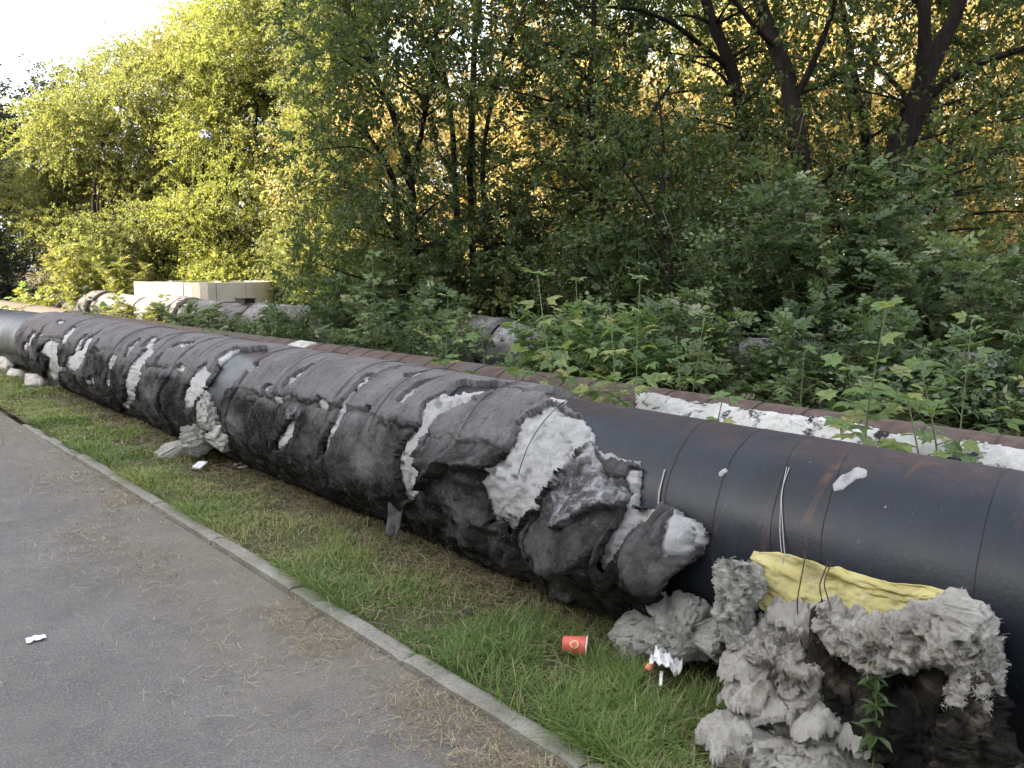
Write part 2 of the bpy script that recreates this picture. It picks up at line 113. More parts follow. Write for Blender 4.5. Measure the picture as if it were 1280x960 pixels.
 'T_MID': [[5.706, 9.595, 6.112, 0.55], [7.221, 8.588, 4.817, 0.51], [7.122, 8.451, 6.318, 0.41], [7.558, 9.695, 4.71, 0.48], [6.411, 11.906, 4.75, 0.55], [7.359, 9.592, 2.109, 0.58], [6.888, 9.456, 4.471, 0.62], [6.346, 10.331, 1.894, 0.57], [6.133, 9.357, 1.837, 0.46], [7.412, 12.168, 7.662, 0.43], [7.076, 12.077, 6.624, 0.58], [6.303, 10.575, 5.646, 0.42], [6.093, 10.898, 5.513, 0.65], [7.136, 9.056, 2.606, 0.52], [7.638, 8.832, 5.634, 0.55], [7.525, 9.938, 6.988, 0.46], [6.059, 9.969, 5.12, 0.64], [6.329, 10.442, 1.457, 0.68], [7.149, 11.624, 5.157, 0.61], [7.15, 10.221, 2.372, 0.51], [6.814, 9.85, 3.91, 0.66], [6.079, 11.243, 1.008, 0.48], [7.075, 11.378, 6.38, 0.46], [5.505, 9.987, 6.133, 0.55], [6.707, 10.682, 2.22, 0.4], [7.455, 10.318, 5.464, 0.5], [6.943, 10.87, 4.282, 0.45], [7.182, 9.942, 1.983, 0.65], [5.609, 9.294, 2.371, 0.62], [7.531, 10.868, 7.225, 0.54], [6.428, 9.328, 5.165, 0.58], [6.24, 10.777, 4.273, 0.59], [6.389, 9.718, 1.174, 0.6], [7.959, 11.831, 7.368, 0.62], [5.889, 9.326, 4.196, 0.64], [6.734, 8.429, 4.595, 0.52], [5.769, 9.482, 1.167, 0.6], [6.847, 11.423, 4.098, 0.54], [7.523, 8.608, 6.183, 0.65], [6.158, 9.163, 4.038, 0.42], [7.483, 9.592, 5.956, 0.52], [6.924, 9.096, 4.194, 0.4], [6.723, 12.158, 5.497, 0.53], [6.718, 10.531, 3.665, 0.6], [7.287, 9.9, 6.646, 0.53], [6.199, 9.318, 2.955, 0.43], [7.005, 10.639, 1.516, 0.63], [5.826, 9.085, 2.701, 0.4], [5.666, 10.39, 3.868, 0.42], [7.456, 10.967, 2.871, 0.4], [6.646, 9.102, 5.352, 0.39], [7.515, 9.496, 6.264, 0.45], [6.298, 9.51, 4.676, 0.64], [6.618, 11.592, 3.688, 0.48], [7.109, 9.968, 3.643, 0.51], [7.555, 11.923, 7.26, 0.47], [7.418, 10.466, 4.385, 0.41], [5.886, 9.105, 2.389, 0.5], [7.401, 9.594, 4.043, 0.64], [6.74, 10.498, 5.354, 0.5], [6.527, 11.899, 6.15, 0.38], [6.567, 10.349, 5.672, 0.6], [7.242, 9.031, 6.462, 0.52], [7.282, 9.989, 6.007, 0.5], [5.854, 9.868, 4.8, 0.62], [6.391, 11.626, 6.46, 0.59], [5.933, 11.092, 2.279, 0.61], [7.468, 11.548, 6.747, 0.58], [6.811, 9.181, 4.663, 0.41], [5.454, 10.2, 1.678, 0.67], [6.545, 9.453, 4.895, 0.58], [7.291, 8.789, 5.195, 0.45], [6.113, 10.873, 6.856, 0.57], [5.491, 10.21, 3.142, 0.56], [6.702, 11.997, 2.908, 0.51], [6.107, 10.661, 4.613, 0.51], [5.948, 10.491, 1.355, 0.46], [7.265, 10.677, 3.56, 0.39], [7.249, 9.54, 2.421, 0.43], [6.978, 11.794, 3.43, 0.45], [7.022, 11.765, 2.907, 0.66], [5.315, 9.753, 4.457, 0.51], [6.032, 11.267, 3.608, 0.51], [6.828, 8.462, 1.944, 0.43], [6.827, 10.287, 2.204, 0.64], [7.064, 10.858, 7.117, 0.59], [6.856, 11.251, 6.573, 0.47], [7.028, 9.266, 5.039, 0.48]],
 'T_PAIR': [[9.275, 10.09, 7.208, 0.43], [8.037, 9.58, 4.504, 0.41], [8.692, 8.784, 2.226, 0.39], [9.194, 9.448, 4.865, 0.68], [8.402, 8.441, 1.099, 0.55], [8.054, 9.957, 5.963, 0.58], [7.385, 9.58, 1.082, 0.57], [8.976, 9.123, 3.392, 0.62], [7.515, 10.421, 1.521, 0.59], [7.479, 10.725, 4.997, 0.52], [8.408, 8.624, 1.721, 0.52], [8.107, 9.509, 2.113, 0.59], [8.214, 8.989, 2.653, 0.47], [9.367, 9.937, 5.926, 0.56], [7.831, 10.51, 2.91, 0.6], [9.065, 9.71, 1.45, 0.67], [8.79, 8.494, 2.038, 0.41], [7.859, 10.958, 6.784, 0.4], [8.499, 10.095, 6.519, 0.44], [8.546, 10.931, 5.991, 0.59], [8.669, 9.621, 2.053, 0.42], [8.786, 9.754, 5.612, 0.52], [7.677, 8.784, 1.258, 0.64], [7.812, 9.357, 2.503, 0.56], [7.756, 11.378, 6.499, 0.52], [8.631, 9.226, 3.807, 0.39], [7.736, 9.722, 1.36, 0.46], [7.451, 10.517, 1.026, 0.67], [8.341, 10.492, 3.396, 0.6], [8.318, 9.987, 4.966, 0.65], [7.523, 9.087, 1.136, 0.45], [9.544, 9.85, 7.532, 0.51], [9.336, 9.45, 5.293, 0.65], [7.912, 8.926, 4.008, 0.41], [9.208, 8.375, 5.469, 0.62], [7.318, 8.728, 1.701, 0.49], [8.341, 9.646, 3.236, 0.52], [8.895, 10.705, 7.161, 0.5], [7.737, 9.956, 3.576, 0.6], [8.87, 8.567, 2.515, 0.49], [8.309, 9.367, 5.121, 0.59], [9.171, 10.174, 6.108, 0.5], [9.55, 10.386, 7.711, 0.55], [9.087, 9.709, 2.447, 0.51], [7.759, 10.535, 3.296, 0.58], [7.926, 10.47, 1.824, 0.39], [8.732, 9.191, 2.045, 0.45], [8.689, 8.595, 5.259, 0.49], [9.147, 9.715, 5.475, 0.51]],
 'T_RIGHTMID': [[8.185, 8.437, 5.897, 0.62], [7.903, 7.271, 2.183, 0.58], [8.341, 7.368, 3.539, 0.53], [7.382, 8.126, 4.087, 0.61], [7.769, 7.543, 4.46, 0.48], [9.391, 8.049, 2.989, 0.5], [8.064, 7.44, 2.695, 0.63], [8.947, 6.708, 3.192, 0.54], [8.403, 8.554, 6.29, 0.67], [8.343, 7.698, 1.755, 0.65], [9.072, 7.942, 2.596, 0.55], [8.601, 8.039, 6.497, 0.49], [7.212, 8.459, 2.757, 0.53], [7.513, 7.288, 3.577, 0.57], [7.89, 7.986, 4.108, 0.65], [8.642, 7.378, 5.375, 0.49], [7.036, 8.404, 3.638, 0.43], [7.939, 8.34, 5.552, 0.64], [7.979, 7.293, 3.682, 0.4], [8.036, 7.687, 5.891, 0.42], [8.813, 8.51, 3.249, 0.57], [8.904, 8.271, 1.057, 0.59], [8.889, 6.738, 2.025, 0.64], [8.616, 6.797, 2.244, 0.56], [7.574, 8.613, 4.51, 0.46], [8.463, 8.086, 4.272, 0.68], [9.238, 8.093, 1.651, 0.63], [8.175, 7.719, 5.281, 0.47], [8.699, 7.428, 5.123, 0.39], [8.392, 8.199, 5.7, 0.58], [7.783, 7.82, 2.598, 0.42], [7.508, 8.031, 4.525, 0.41], [7.236, 7.83, 2.918, 0.43], [7.33, 6.995, 1.513, 0.49], [8.979, 7.908, 1.23, 0.46], [7.193, 7.793, 1.212, 0.6], [8.814, 7.998, 3.066, 0.42], [7.755, 7.838, 1.423, 0.66], [8.755, 7.791, 4.763, 0.43], [8.803, 7.547, 2.045, 0.42], [7.52, 8.316, 5.812, 0.64], [7.769, 8.227, 3.986, 0.42], [8.489, 7.311, 6.359, 0.64], [8.644, 6.837, 1.696, 0.47], [7.961, 7.74, 3.376, 0.63], [7.925, 6.505, 1.46, 0.55], [8.277, 8.356, 5.425, 0.62], [7.497, 7.682, 2.832, 0.42], [6.726, 8.325, 3.892, 0.59], [7.378, 8.318, 2.276, 0.48], [8.428, 7.683, 4.097, 0.48], [8.842, 8.275, 5.013, 0.63], [8.99, 7.324, 3.255, 0.41]],
 'T_YOUNG': [[7.148, 5.708, 2.426, 0.66], [7.33, 5.853, 3.19, 0.61], [7.949, 5.645, 1.969, 0.66], [7.12, 5.843, 1.188, 0.44], [7.458, 5.615, 2.509, 0.53], [6.74, 6.184, 2.967, 0.5], [7.168, 5.987, 2.255, 0.64], [7.631, 5.688, 2.22, 0.68]]}, 'LEFT': [{'base': [6.098, 26.883],
 'blobs': [[6.599, 25.702, 4.98, 0.79], [6.239, 26.03, 1.466, 0.64], [6.736, 28.285, 5.334, 0.67], [6.58, 27.204, 3.5, 0.79], [6.359, 28.18, 3.207, 0.99], [6.207, 28.732, 4.153, 0.87], [5.94, 27.289, 5.005, 0.92], [6.259, 25.625, 2.595, 0.66], [6.037, 26.618, 2.621, 0.93], [6.683, 27.084, 4.493, 0.68], [6.513, 26.858, 2.035, 0.62], [7.467, 28.032, 7.323, 0.63], [7.255, 27.658, 6.581, 0.69], [6.368, 25.82, 5.913, 0.83], [6.987, 27.154, 4.098, 0.84], [6.373, 27.279, 4.123, 0.75], [5.78, 27.513, 3.454, 0.98], [6.445, 28.047, 4.727, 0.64], [6.643, 28.546, 0.919, 0.67], [6.169, 29.909, 4.654, 0.62], [7.069, 28.416, 5.826, 0.98], [6.122, 26.391, 5.605, 0.87]]}, {'base': [7.081, 25.339],
 'blobs': [[8.128, 28.011, 7.597, 0.79], [6.504, 24.932, 1.174, 0.88], [7.69, 27.269, 5.163, 0.66], [7.58, 27.187, 2.777, 0.95], [7.298, 26.839, 3.327, 0.75], [7.679, 25.098, 6.091, 0.69], [8.494, 27.111, 4.835, 0.63], [7.15, 24.006, 2.533, 0.89], [7.29, 26.021, 6.645, 0.72], [7.834, 25.629, 3.739, 0.67], [7.024, 24.308, 1.542, 0.77], [8.209, 25.537, 5.606, 0.88], [7.443, 26.94, 4.049, 0.99], [8.277, 25.933, 7.392, 0.71], [8.053, 27.033, 5.473, 0.63], [7.509, 27.546, 5.918, 0.86], [7.792, 24.548, 6.551, 0.97], [7.658, 26.972, 6.341, 0.62], [7.167, 26.453, 1.766, 0.76], [7.542, 27.122, 4.622, 0.74], [7.788, 26.836, 0.961, 0.76], [7.485, 25.567, 3.08, 0.63], [7.808, 26.053, 4.289, 0.96], [7.386, 26.05, 2.159, 0.61], [6.411, 24.697, 2.205, 0.73], [8.113, 26.491, 7.8, 0.73]]}, {'base': [8.627, 25.312],
 'blobs': [[10.036, 26.97, 6.93, 0.8], [8.724, 24.569, 4.311, 0.7], [8.258, 25.147, 1.99, 0.64], [9.721, 27.09, 5.832, 0.7], [8.851, 26.247, 6.491, 0.61], [9.003, 25.513, 1.756, 1.0], [9.049, 26.334, 3.305, 0.61], [9.247, 25.856, 3.756, 0.98], [8.74, 24.335, 2.552, 0.61], [9.401, 27.754, 8.206, 0.87], [7.927, 24.615, 2.957, 0.78], [8.708, 27.28, 4.352, 0.78], [9.172, 25.564, 7.745, 0.86], [7.981, 25.471, 1.402, 0.86], [9.13, 27.13, 4.742, 0.89], [9.234, 24.179, 4.512, 0.63], [9.233, 26.963, 7.389, 0.76], [9.685, 26.736, 1.264, 0.93], [8.422, 27.617, 1.962, 0.96], [9.161, 26.934, 1.045, 0.87], [9.503, 25.972, 5.129, 0.93], [9.256, 26.828, 5.236, 0.94], [9.028, 24.423, 7.058, 0.81], [9.212, 24.521, 8.064, 0.9], [8.437, 25.833, 3.69, 0.88], [9.208, 26.736, 6.111, 0.63], [9.728, 26.121, 4.215, 0.98], [9.632, 26.162, 6.225, 0.64], [8.042, 25.193, 2.442, 0.84], [9.727, 26.141, 2.041, 0.81], [8.331, 24.547, 2.652, 0.63]]}, {'base': [9.384, 23.294],
 'blobs': [[11.296, 24.941, 8.703, 0.75], [9.779, 23.958, 3.794, 0.81], [9.788, 25.171, 2.385, 1.0], [10.825, 25.326, 6.036, 0.65], [9.321, 23.48, 5.611, 0.85], [10.61, 24.382, 6.526, 0.77], [10.278, 26.314, 9.041, 0.84], [10.142, 24.318, 4.659, 0.91], [9.902, 23.205, 7.202, 0.91], [10.019, 26.196, 7.952, 0.99], [10.552, 25.569, 8.611, 0.86], [11.252, 25.154, 8.164, 0.81], [9.875, 23.371, 2.888, 0.85], [9.013, 23.42, 1.416, 0.93], [8.584, 22.97, 2.976, 0.94], [10.038, 25.748, 6.469, 0.81], [9.551, 22.066, 3.918, 0.77], [10.129, 24.21, 6.737, 0.94], [10.133, 23.155, 8.862, 0.97], [10.133, 24.789, 5.234, 0.94], [10.152, 25.722, 7.29, 0.66], [9.493, 22.166, 1.17, 0.83], [10.375, 24.192, 2.435, 0.93], [9.474, 24.519, 3.678, 1.0], [8.959, 23.315, 5.057, 0.74], [10.256, 23.49, 5.192, 0.72], [9.243, 23.419, 2.976, 0.87], [8.866, 22.063, 0.994, 0.95], [9.22, 22.762, 1.918, 0.74], [10.507, 25.285, 9.155, 0.87], [9.85, 23.772, 6.121, 0.74], [9.636, 24.222, 4.23, 0.88], [9.452, 23.078, 7.397, 0.99], [9.041, 22.007, 1.456, 0.78]]}, {'base': [10.717, 22.785],
 'blobs': [[11.102, 22.796, 5.05, 0.8], [11.426, 22.851, 2.535, 0.77], [10.707, 23.127, 6.628, 0.72], [10.733, 21.809, 1.32, 0.64], [10.89, 21.76, 3.212, 0.61], [11.582, 23.072, 7.406, 0.91], [10.954, 23.633, 4.451, 0.89], [11.18, 22.957, 8.804, 0.86], [10.766, 22.772, 7.528, 0.64], [10.367, 22.196, 3.066, 0.72], [10.306, 23.522, 1.672, 0.89], [11.396, 24.396, 6.144, 0.99], [10.558, 23.325, 2.687, 0.69], [11.906, 23.281, 6.5, 0.98], [10.242, 21.895, 1.802, 0.77], [12.513, 25.371, 10.875, 0.93], [12.256, 23.611, 10.18, 0.73], [12.161, 24.339, 9.788, 0.69], [11.999, 23.333, 8.388, 0.88], [11.107, 22.816, 4.256, 0.82], [10.774, 23.211, 9.191, 0.82], [10.643, 24.183, 3.435, 0.7], [10.358, 22.398, 5.133, 0.68], [10.692, 24.303, 4.671, 0.64], [12.195, 25.082, 8.761, 0.93], [10.981, 22.867, 3.709, 0.62], [12.168, 24.862, 6.525, 0.65], [10.76, 23.823, 7.234, 0.7], [11.433, 23.068, 6.897, 0.75], [11.304, 23.757, 2.574, 0.62], [10.367, 22.667, 1.329, 0.75], [12.04, 24.581, 5.865, 0.67], [11.298, 23.765, 7.268, 0.74], [10.832, 22.099, 2.035, 0.75], [11.378, 24.911, 3.943, 0.61], [11.159, 21.994, 3.917, 0.95], [11.528, 25.028, 9.251, 0.66], [11.193, 24.964, 2.204, 0.62], [11.477, 24.286, 0.879, 0.93], [11.262, 22.141, 0.924, 0.63], [11.344, 24.182, 10.063, 0.99]]}, {'base': [10.862, 19.964],
 'blobs': [[11.332, 18.944, 1.656, 0.82], [10.325, 19.491, 3.46, 0.86], [11.334, 19.704, 1.98, 0.68], [10.606, 20.172, 1.386, 1.0], [11.772, 20.116, 9.248, 0.69], [11.609, 19.513, 3.162, 0.66], [11.297, 20.176, 7.991, 0.95], [12.242, 20.875, 4.029, 1.0], [11.481, 19.708, 6.088, 0.79], [13.131, 21.731, 10.317, 0.94], [11.797, 20.388, 2.581, 0.72], [10.842, 20.335, 6.467, 0.71], [11.641, 19.906, 6.866, 1.0], [10.93, 19.644, 3.31, 0.72], [11.149, 19.222, 1.291, 0.73], [11.714, 19.475, 5.627, 0.87], [11.658, 22.043, 9.07, 0.87], [10.76, 20.021, 9.316, 0.77], [11.375, 19.338, 8.165, 0.98], [12.362, 22.17, 7.674, 0.79], [11.029, 18.4, 2.197, 0.67], [12.501, 20.925, 5.405, 0.76], [10.613, 19.504, 3.921, 0.79], [10.287, 18.947, 1.018, 0.79], [10.494, 19.92, 2.584, 0.82], [10.776, 19.943, 7.491, 0.61], [10.501, 19.164, 2.007, 0.89], [11.223, 21.519, 5.593, 0.61], [11.823, 19.854, 7.886, 0.98], [12.14, 19.782, 7.361, 0.69], [10.867, 19.744, 5.105, 0.94], [12.531, 20.446, 7.02, 0.71], [11.373, 20.634, 6.198, 0.86], [11.432, 20.44, 4.748, 0.81], [12.97, 21.483, 9.478, 0.74], [12.39, 21.795, 9.314, 0.89], [11.729, 22.018, 4.996, 0.76], [12.68, 21.271, 4.81, 0.73], [12.305, 20.504, 0.931, 0.88], [11.415, 21.552, 7.208, 0.83], [10.308, 20.055, 7.983, 0.6], [11.83, 20.973, 9.865, 0.92], [10.061, 19.443, 1.853, 1.0], [11.42, 22.084, 4.431, 0.88], [11.232, 19.237, 7.12, 0.88], [12.476, 22.425, 9.936, 0.9], [12.515, 21.802, 6.035, 0.75], [13.053, 21.282, 6.728, 0.75], [11.784, 21.167, 1.546, 0.71], [11.91, 21.503, 2.957, 0.85], [11.782, 21.571, 5.911, 0.81], [11.646, 20.458, 4.314, 0.71], [11.858, 19.537, 2.748, 0.97], [12.036, 21.278, 6.803, 0.64], [12.968, 21.062, 8.916, 0.82]]}],
 'BAG': [8.395, 20.971, 4.828],
 'WALL': [[8.634, 21.894, 0.817]],
 'BOXP3': [6.3, 14.224, 1.004],
 'FOLD': [[[(3.748, -31.3), (3.515, -8.6), (3.379, 3.7), (3.213, 14.5), (2.998, 16.3), (2.808, 15.1)], 0.055, 0.03, 0.05, 0.09], [[(2.782, -21.9), (2.626, 2.5), (2.549, 18.6), (2.492, 34.0), (2.428, 46.2)], 0.02, 0.022, 0.05, 0.05], [[(2.482, -0.1), (2.376, 2.9), (2.305, 7.8), (2.249, 12.7), (2.108, 18.0)], 0.045, 0.012, 0.06, 0.05], [[(2.83, -19.2), (2.855, -38.0), (2.79, -48.0), (2.619, -49.6), (2.381, -43.3)], 0.03, 0.05, 0.05, 0.07], [[(1.948, 20.8), (1.965, 9.5), (1.997, -4.1), (2.047, -19.0)], 0.02, 0.045, 0.05, 0.045], [[(2.124, 16.0), (2.158, 3.8), (2.17, -10.0), (2.159, -21.3)], 0.03, 0.02, 0.06, 0.04], [[(2.418, 45.3), (2.275, 33.2), (2.122, 23.3)], 0.018, 0.012, 0.04, 0.04], [[(3.612, 68.7), (3.427, 60.3), (3.306, 58.1), (3.226, 78.2)], 0.016, 0.008, 0.04, 0.03], [[(3.396, 33.7), (3.234, 28.8), (3.095, 32.7), (2.937, 31.4)], 0.02, 0.012, 0.05, 0.04], [[(2.558, -19.1), (2.406, -18.5), (2.202, -6.7), (2.149, 2.5)], 0.035, 0.02, 0.05, 0.06], [[(5.313, -1.6), (5.252, -22.1), (5.531, -60.2)], 0.03, 0.02, 0.05, 0.05], [[(4.552, -0.1), (4.504, -18.5), (4.509, -38.4)], 0.03, 0.02, 0.05, 0.05], [[(4.108, 0.0), (4.027, -19.3), (4.006, -41.6)], 0.025, 0.02, 0.06, 0.05], [[(5.975, 31.4), (5.385, 24.7), (4.743, 31.3), (4.277, 34.4), (3.827, 31.2)], 0.012, 0.01, 0.05, 0.04]]}
# ------------------------------------------------------------------ helpers
def _h(i, j, k, s):
    n = (i*374761393 + j*668265263 + k*2147483647 + s*974634777) & 0xffffffff
    n = ((n ^ (n >> 13))*1274126177) & 0xffffffff
    n = ((n ^ (n >> 16))*2246822519) & 0xffffffff
    return ((n ^ (n >> 15)) & 0xffffff)/0xffffff
def vn(x, y, z, s=0):
    x, y, z = np.broadcast_arrays(np.asarray(x, float), np.asarray(y, float), np.asarray(z, float))
    i = np.floor(x).astype(np.int64); j = np.floor(y).astype(np.int64); k = np.floor(z).astype(np.int64)
    u, v, w = x-i, y-j, z-k
    u = u*u*(3-2*u); v = v*v*(3-2*v); w = w*w*(3-2*w)
    def L(a, b, t): return a+(b-a)*t
    return L(L(L(_h(i,j,k,s), _h(i+1,j,k,s), u), L(_h(i,j+1,k,s), _h(i+1,j+1,k,s), u), v),
             L(L(_h(i,j,k+1,s), _h(i+1,j,k+1,s), u), L(_h(i,j+1,k+1,s), _h(i+1,j+1,k+1,s), u), v), w)*2-1
def fbm(x, y, z, o=4, s=0, g=.5):
    r = 0; a = 1; t = 0
    for q in range(o):
        r = r+a*vn(x*2**q, y*2**q, z*2**q, s+q*7); t += a; a *= g
    return r/t
def ridged(x, y, z, o=4, s=0):
    r = 0; a = 1; t = 0
    for q in range(o):
        r = r+a*(1-np.abs(vn(x*2**q, y*2**q, z*2**q, s+q*7))*2); t += a; a *= .5
    return r/t
def sst(a, b, x):
    t = np.clip((x-a)/(b-a), 0, 1); return t*t*(3-2*t)
def link(name, me, parent=None, loc=None):
    o = bpy.data.objects.new(name, me); COL.objects.link(o)
    if parent is not None: o.parent = parent
    if loc is not None: o.location = loc
    return o
def tag(o, label=None, cat=None, group=None, kind=None):
    if label: o['label'] = label
    if cat: o['category'] = cat
    if group: o['group'] = group
    if kind: o['kind'] = kind
    return o
def empty(name, loc, label=None, cat=None, group=None):
    o = bpy.data.objects.new(name, None); COL.objects.link(o); o.location = loc; o.empty_display_size = .1
    return tag(o, label, cat, group)
def mesh(name, V, F, mat, smooth=True, attrs=None):
    """V (n,3); F is an (m,k) array or a list of such arrays"""
    V = np.asarray(V, np.float32)
    Fs = [np.asarray(f, np.int32) for f in (F if isinstance(F, list) else [F]) if len(f)]
    me = bpy.data.meshes.new(name)
    me.vertices.add(len(V)); me.vertices.foreach_set('co', V.ravel())
    tot = np.concatenate([np.full(len(f), f.shape[1], np.int32) for f in Fs])
    idx = np.concatenate([f.ravel() for f in Fs])
    me.loops.add(len(idx)); me.loops.foreach_set('vertex_index', idx)
    me.polygons.add(len(tot)); me.polygons.foreach_set('loop_start', np.concatenate([[0], np.cumsum(tot)[:-1]]).astype(np.int32))
    me.update(calc_edges=True)
    me.polygons.foreach_set('use_smooth', np.full(len(tot), smooth))
    for k, a in (attrs or {}).items():
        at = me.attributes.new(k, 'FLOAT', 'POINT'); at.data.foreach_set('value', np.asarray(a, np.float32))
    for m in (mat if isinstance(mat, (list, tuple)) else [mat]): me.materials.append(m)
    me.validate()
    return me
def join(parts):
    V = []; F = {}; n = 0
    for v, fs in parts:
        V.append(v)
        for f in (fs if isinstance(fs, list) else [fs]):
            f = np.asarray(f)
            if len(f): F.setdefault(f.shape[1], []).append(f+n)
        n += len(v)
    return np.concatenate(V), [np.concatenate(f) for f in F.values()]
def norm(v): return v/np.maximum(np.linalg.norm(v, axis=-1, keepdims=True), 1e-9)
def tube(pts, rad, n=8, cap=True):
    P = np.asarray(pts, float); R = np.broadcast_to(np.asarray(rad, float), (len(P),))
    T = norm(np.gradient(P, axis=0)); up = np.array([0, 0, 1.]) if abs(T[0][2]) < .9 else np.array([1., 0, 0])
    A = np.cross(T[0], up); A /= np.linalg.norm(A); V = []
    for i in range(len(P)):
        A = A-T[i]*(A@T[i]); A /= max(1e-9, np.linalg.norm(A)); B = np.cross(T[i], A)
        a = np.arange(n)*2*np.pi/n
        V.append(P[i]+R[i]*(np.cos(a)[:, None]*A+np.sin(a)[:, None]*B))
    V = np.concatenate(V); m = len(P)
    i = np.arange(m-1)[:, None]*n; k = np.arange(n)[None]; k2 = (k+1) % n
    Q = np.stack([i+k, i+k2, i+n+k2, i+n+k], -1).reshape(-1, 4)
    fs = [Q]
    if cap and n > 3: fs += [np.arange(n)[::-1][None], (np.arange(n)+(m-1)*n)[None]]
    return V, fs
def resample(pts, n):
    P = np.asarray(pts, float); d = np.concatenate([[0], np.cumsum(np.linalg.norm(np.diff(P[:, :3], axis=0), axis=1))])
    t = np.linspace(0, d[-1], n); Q = np.stack([np.interp(t, d, P[:, k]) for k in range(P.shape[1])], 1)
    for _ in range(2): Q[1:-1] = .25*Q[:-2]+.5*Q[1:-1]+.25*Q[2:]
    return Q
def box(x0, x1, y0, y1, z0, z1, b=0):
    V = np.array([[x, y, z] for z in (z0, z1) for y in (y0, y1) for x in (x0, x1)], float)
    F = np.array([[0,2,3,1],[4,5,7,6],[0,1,5,4],[2,6,7,3],[0,4,6,2],[1,3,7,5]])
    return V, F
def bevel(o, w, seg=2):
    m = o.modifiers.new('bevel', 'BEVEL'); m.width = w; m.segments = seg; return o
def scatter(pv, pf, P, D, N, S_):
    """copies of a prototype (x = side, y = along, z = normal)"""
    D = norm(D); X = norm(np.cross(D, N)); N = np.cross(X, D)
    S_ = np.asarray(S_, float).reshape(-1, 1, 1)
    V = P[:, None]+S_*(pv[None, :, 0:1]*X[:, None]+pv[None, :, 1:2]*D[:, None]+pv[None, :, 2:3]*N[:, None])
    off = (np.arange(len(P))*len(pv))[:, None, None]
    F = [(np.asarray(f)[None]+off).reshape(-1, np.asarray(f).shape[1]) for f in (pf if isinstance(pf, list) else [pf])]
    return V.reshape(-1, 3), F
def rnd(n): return norm(rng.normal(size=(n, 3)))
# ------------------------------------------------------------------ materials
class M:
    def __init__(s, name):
        s.m = bpy.data.materials.new(name); s.m.use_nodes = True; s.t = s.m.node_tree; s.n = s.t.nodes; s.b = s.n['Principled BSDF']
        s.co = s.n.new('ShaderNodeTexCoord').outputs['Object']
    def L(s, a, b): s.t.links.new(a, b)
    def set(s, **k):
        for a, v in k.items():
            i = s.b.inputs[{'rough': 'Roughness', 'spec': 'Specular IOR Level', 'metal': 'Metallic', 'col': 'Base Color', 'sheen': 'Sheen Weight'}[a]]
            if hasattr(v, 'is_linked'): s.L(v, i)
            elif a == 'col': i.default_value = (*v, 1)
            else: i.default_value = v
        return s
    def noise(s, scale, det=5, rough=.6, map=None, dist=0):
        n = s.n.new('ShaderNodeTexNoise'); n.inputs['Scale'].default_value = scale; n.inputs['Detail'].default_value = det
        n.inputs['Roughness'].default_value = rough; n.inputs['Distortion'].default_value = dist
        if map is None: s.L(s.co, n.inputs['Vector'])
        else:
            mp = s.n.new('ShaderNodeMapping'); mp.inputs['Scale'].default_value = map; s.L(s.co, mp.inputs[0]); s.L(mp.outputs[0], n.inputs['Vector'])
        return n.outputs['Fac']
    def ramp(s, f, stops, interp='LINEAR'):
        r = s.n.new('ShaderNodeValToRGB'); e = r.color_ramp.elements; r.color_ramp.interpolation = interp
        while len(e) < len(stops): e.new(.5)
        for q, (p, c) in zip(e, stops):
            q.position = p; q.color = (*c, 1) if hasattr(c, '__len__') else (c, c, c, 1)
        s.L(f, r.inputs[0]); return r.outputs[0]
    def mix(s, f, a, b, mode='MIX'):
        x = s.n.new('ShaderNodeMix'); x.data_type = 'RGBA'; x.blend_type = mode
        for v, i in ((f, x.inputs[0]), (a, x.inputs[6]), (b, x.inputs[7])):
            if hasattr(v, 'is_linked'): s.L(v, i)
            elif hasattr(v, '__len__'): i.default_value = (*v, 1)
            else: i.default_value = v
        return x.outputs[2]
    def math(s, op, a, b=0):
        x = s.n.new('ShaderNodeMath'); x.operation = op
        for v, i in ((a, x.inputs[0]), (b, x.inputs[1])):
            if hasattr(v, 'is_linked'): s.L(v, i)
            else: i.default_value = v
        return x.outputs[0]
    def attr(s, name):
        a = s.n.new('ShaderNodeAttribute'); a.attribute_name = name; return a.outputs['Fac']
    def bump(s, f, st=.5, d=.01):
        b = s.n.new('ShaderNodeBump'); b.inputs['Strength'].default_value = st; b.inputs['Distance'].default_value = d
        s.L(f, b.inputs['Height']); s.L(b.outputs[0], s.b.inputs['Normal']); return s
    def sep(s, ax):
        x = s.n.new('ShaderNodeSeparateXYZ'); s.L(s.co, x.inputs[0]); return x.outputs[ax]
def leaf_mat(name, stops, trans=.4, rough=.5, tcol=None):
    k = M(name); c = k.ramp(k.attr('tint'), stops)
    k.set(col=c, rough=rough, spec=.35)
    tr = k.n.new('ShaderNodeBsdfTranslucent'); mx = k.n.new('ShaderNodeMixShader'); mx.inputs[0].default_value = trans
    tc = k.mix(1.0, c, tcol or (1.40, 1.46, .80), 'MULTIPLY')
    k.L(tc, tr.inputs[0]); k.L(k.b.outputs[0], mx.inputs[1]); k.L(tr.outputs[0], mx.inputs[2]); k.L(mx.outputs[0], k.n['Material Output'].inputs[0])
    return k.m
MT = {}
k = M('asphalt'); n1 = k.noise(1.1, 4); n2 = k.noise(110, 4, .8); n3 = k.noise(9, 5)
c = k.ramp(n1, [(.3, (.112, .104, .100)), (.7, (.160, .149, .142))]); c = k.mix(k.ramp(n2, [(.52, 0), (.70, .8)]), c, (.30, .285, .27)); c = k.mix(k.ramp(n2, [(.32, .85), (.46, 0)]), c, (.055, .052, .05)); c = k.mix(k.ramp(k.noise(28, 5, .75), [(.6, 0), (.72, .5)]), c, (.26, .24, .21)); c = k.mix(k.ramp(k.noise(3.2, 6, .7), [(.3, .45), (.5, 0)]), c, (.085, .08, .078))
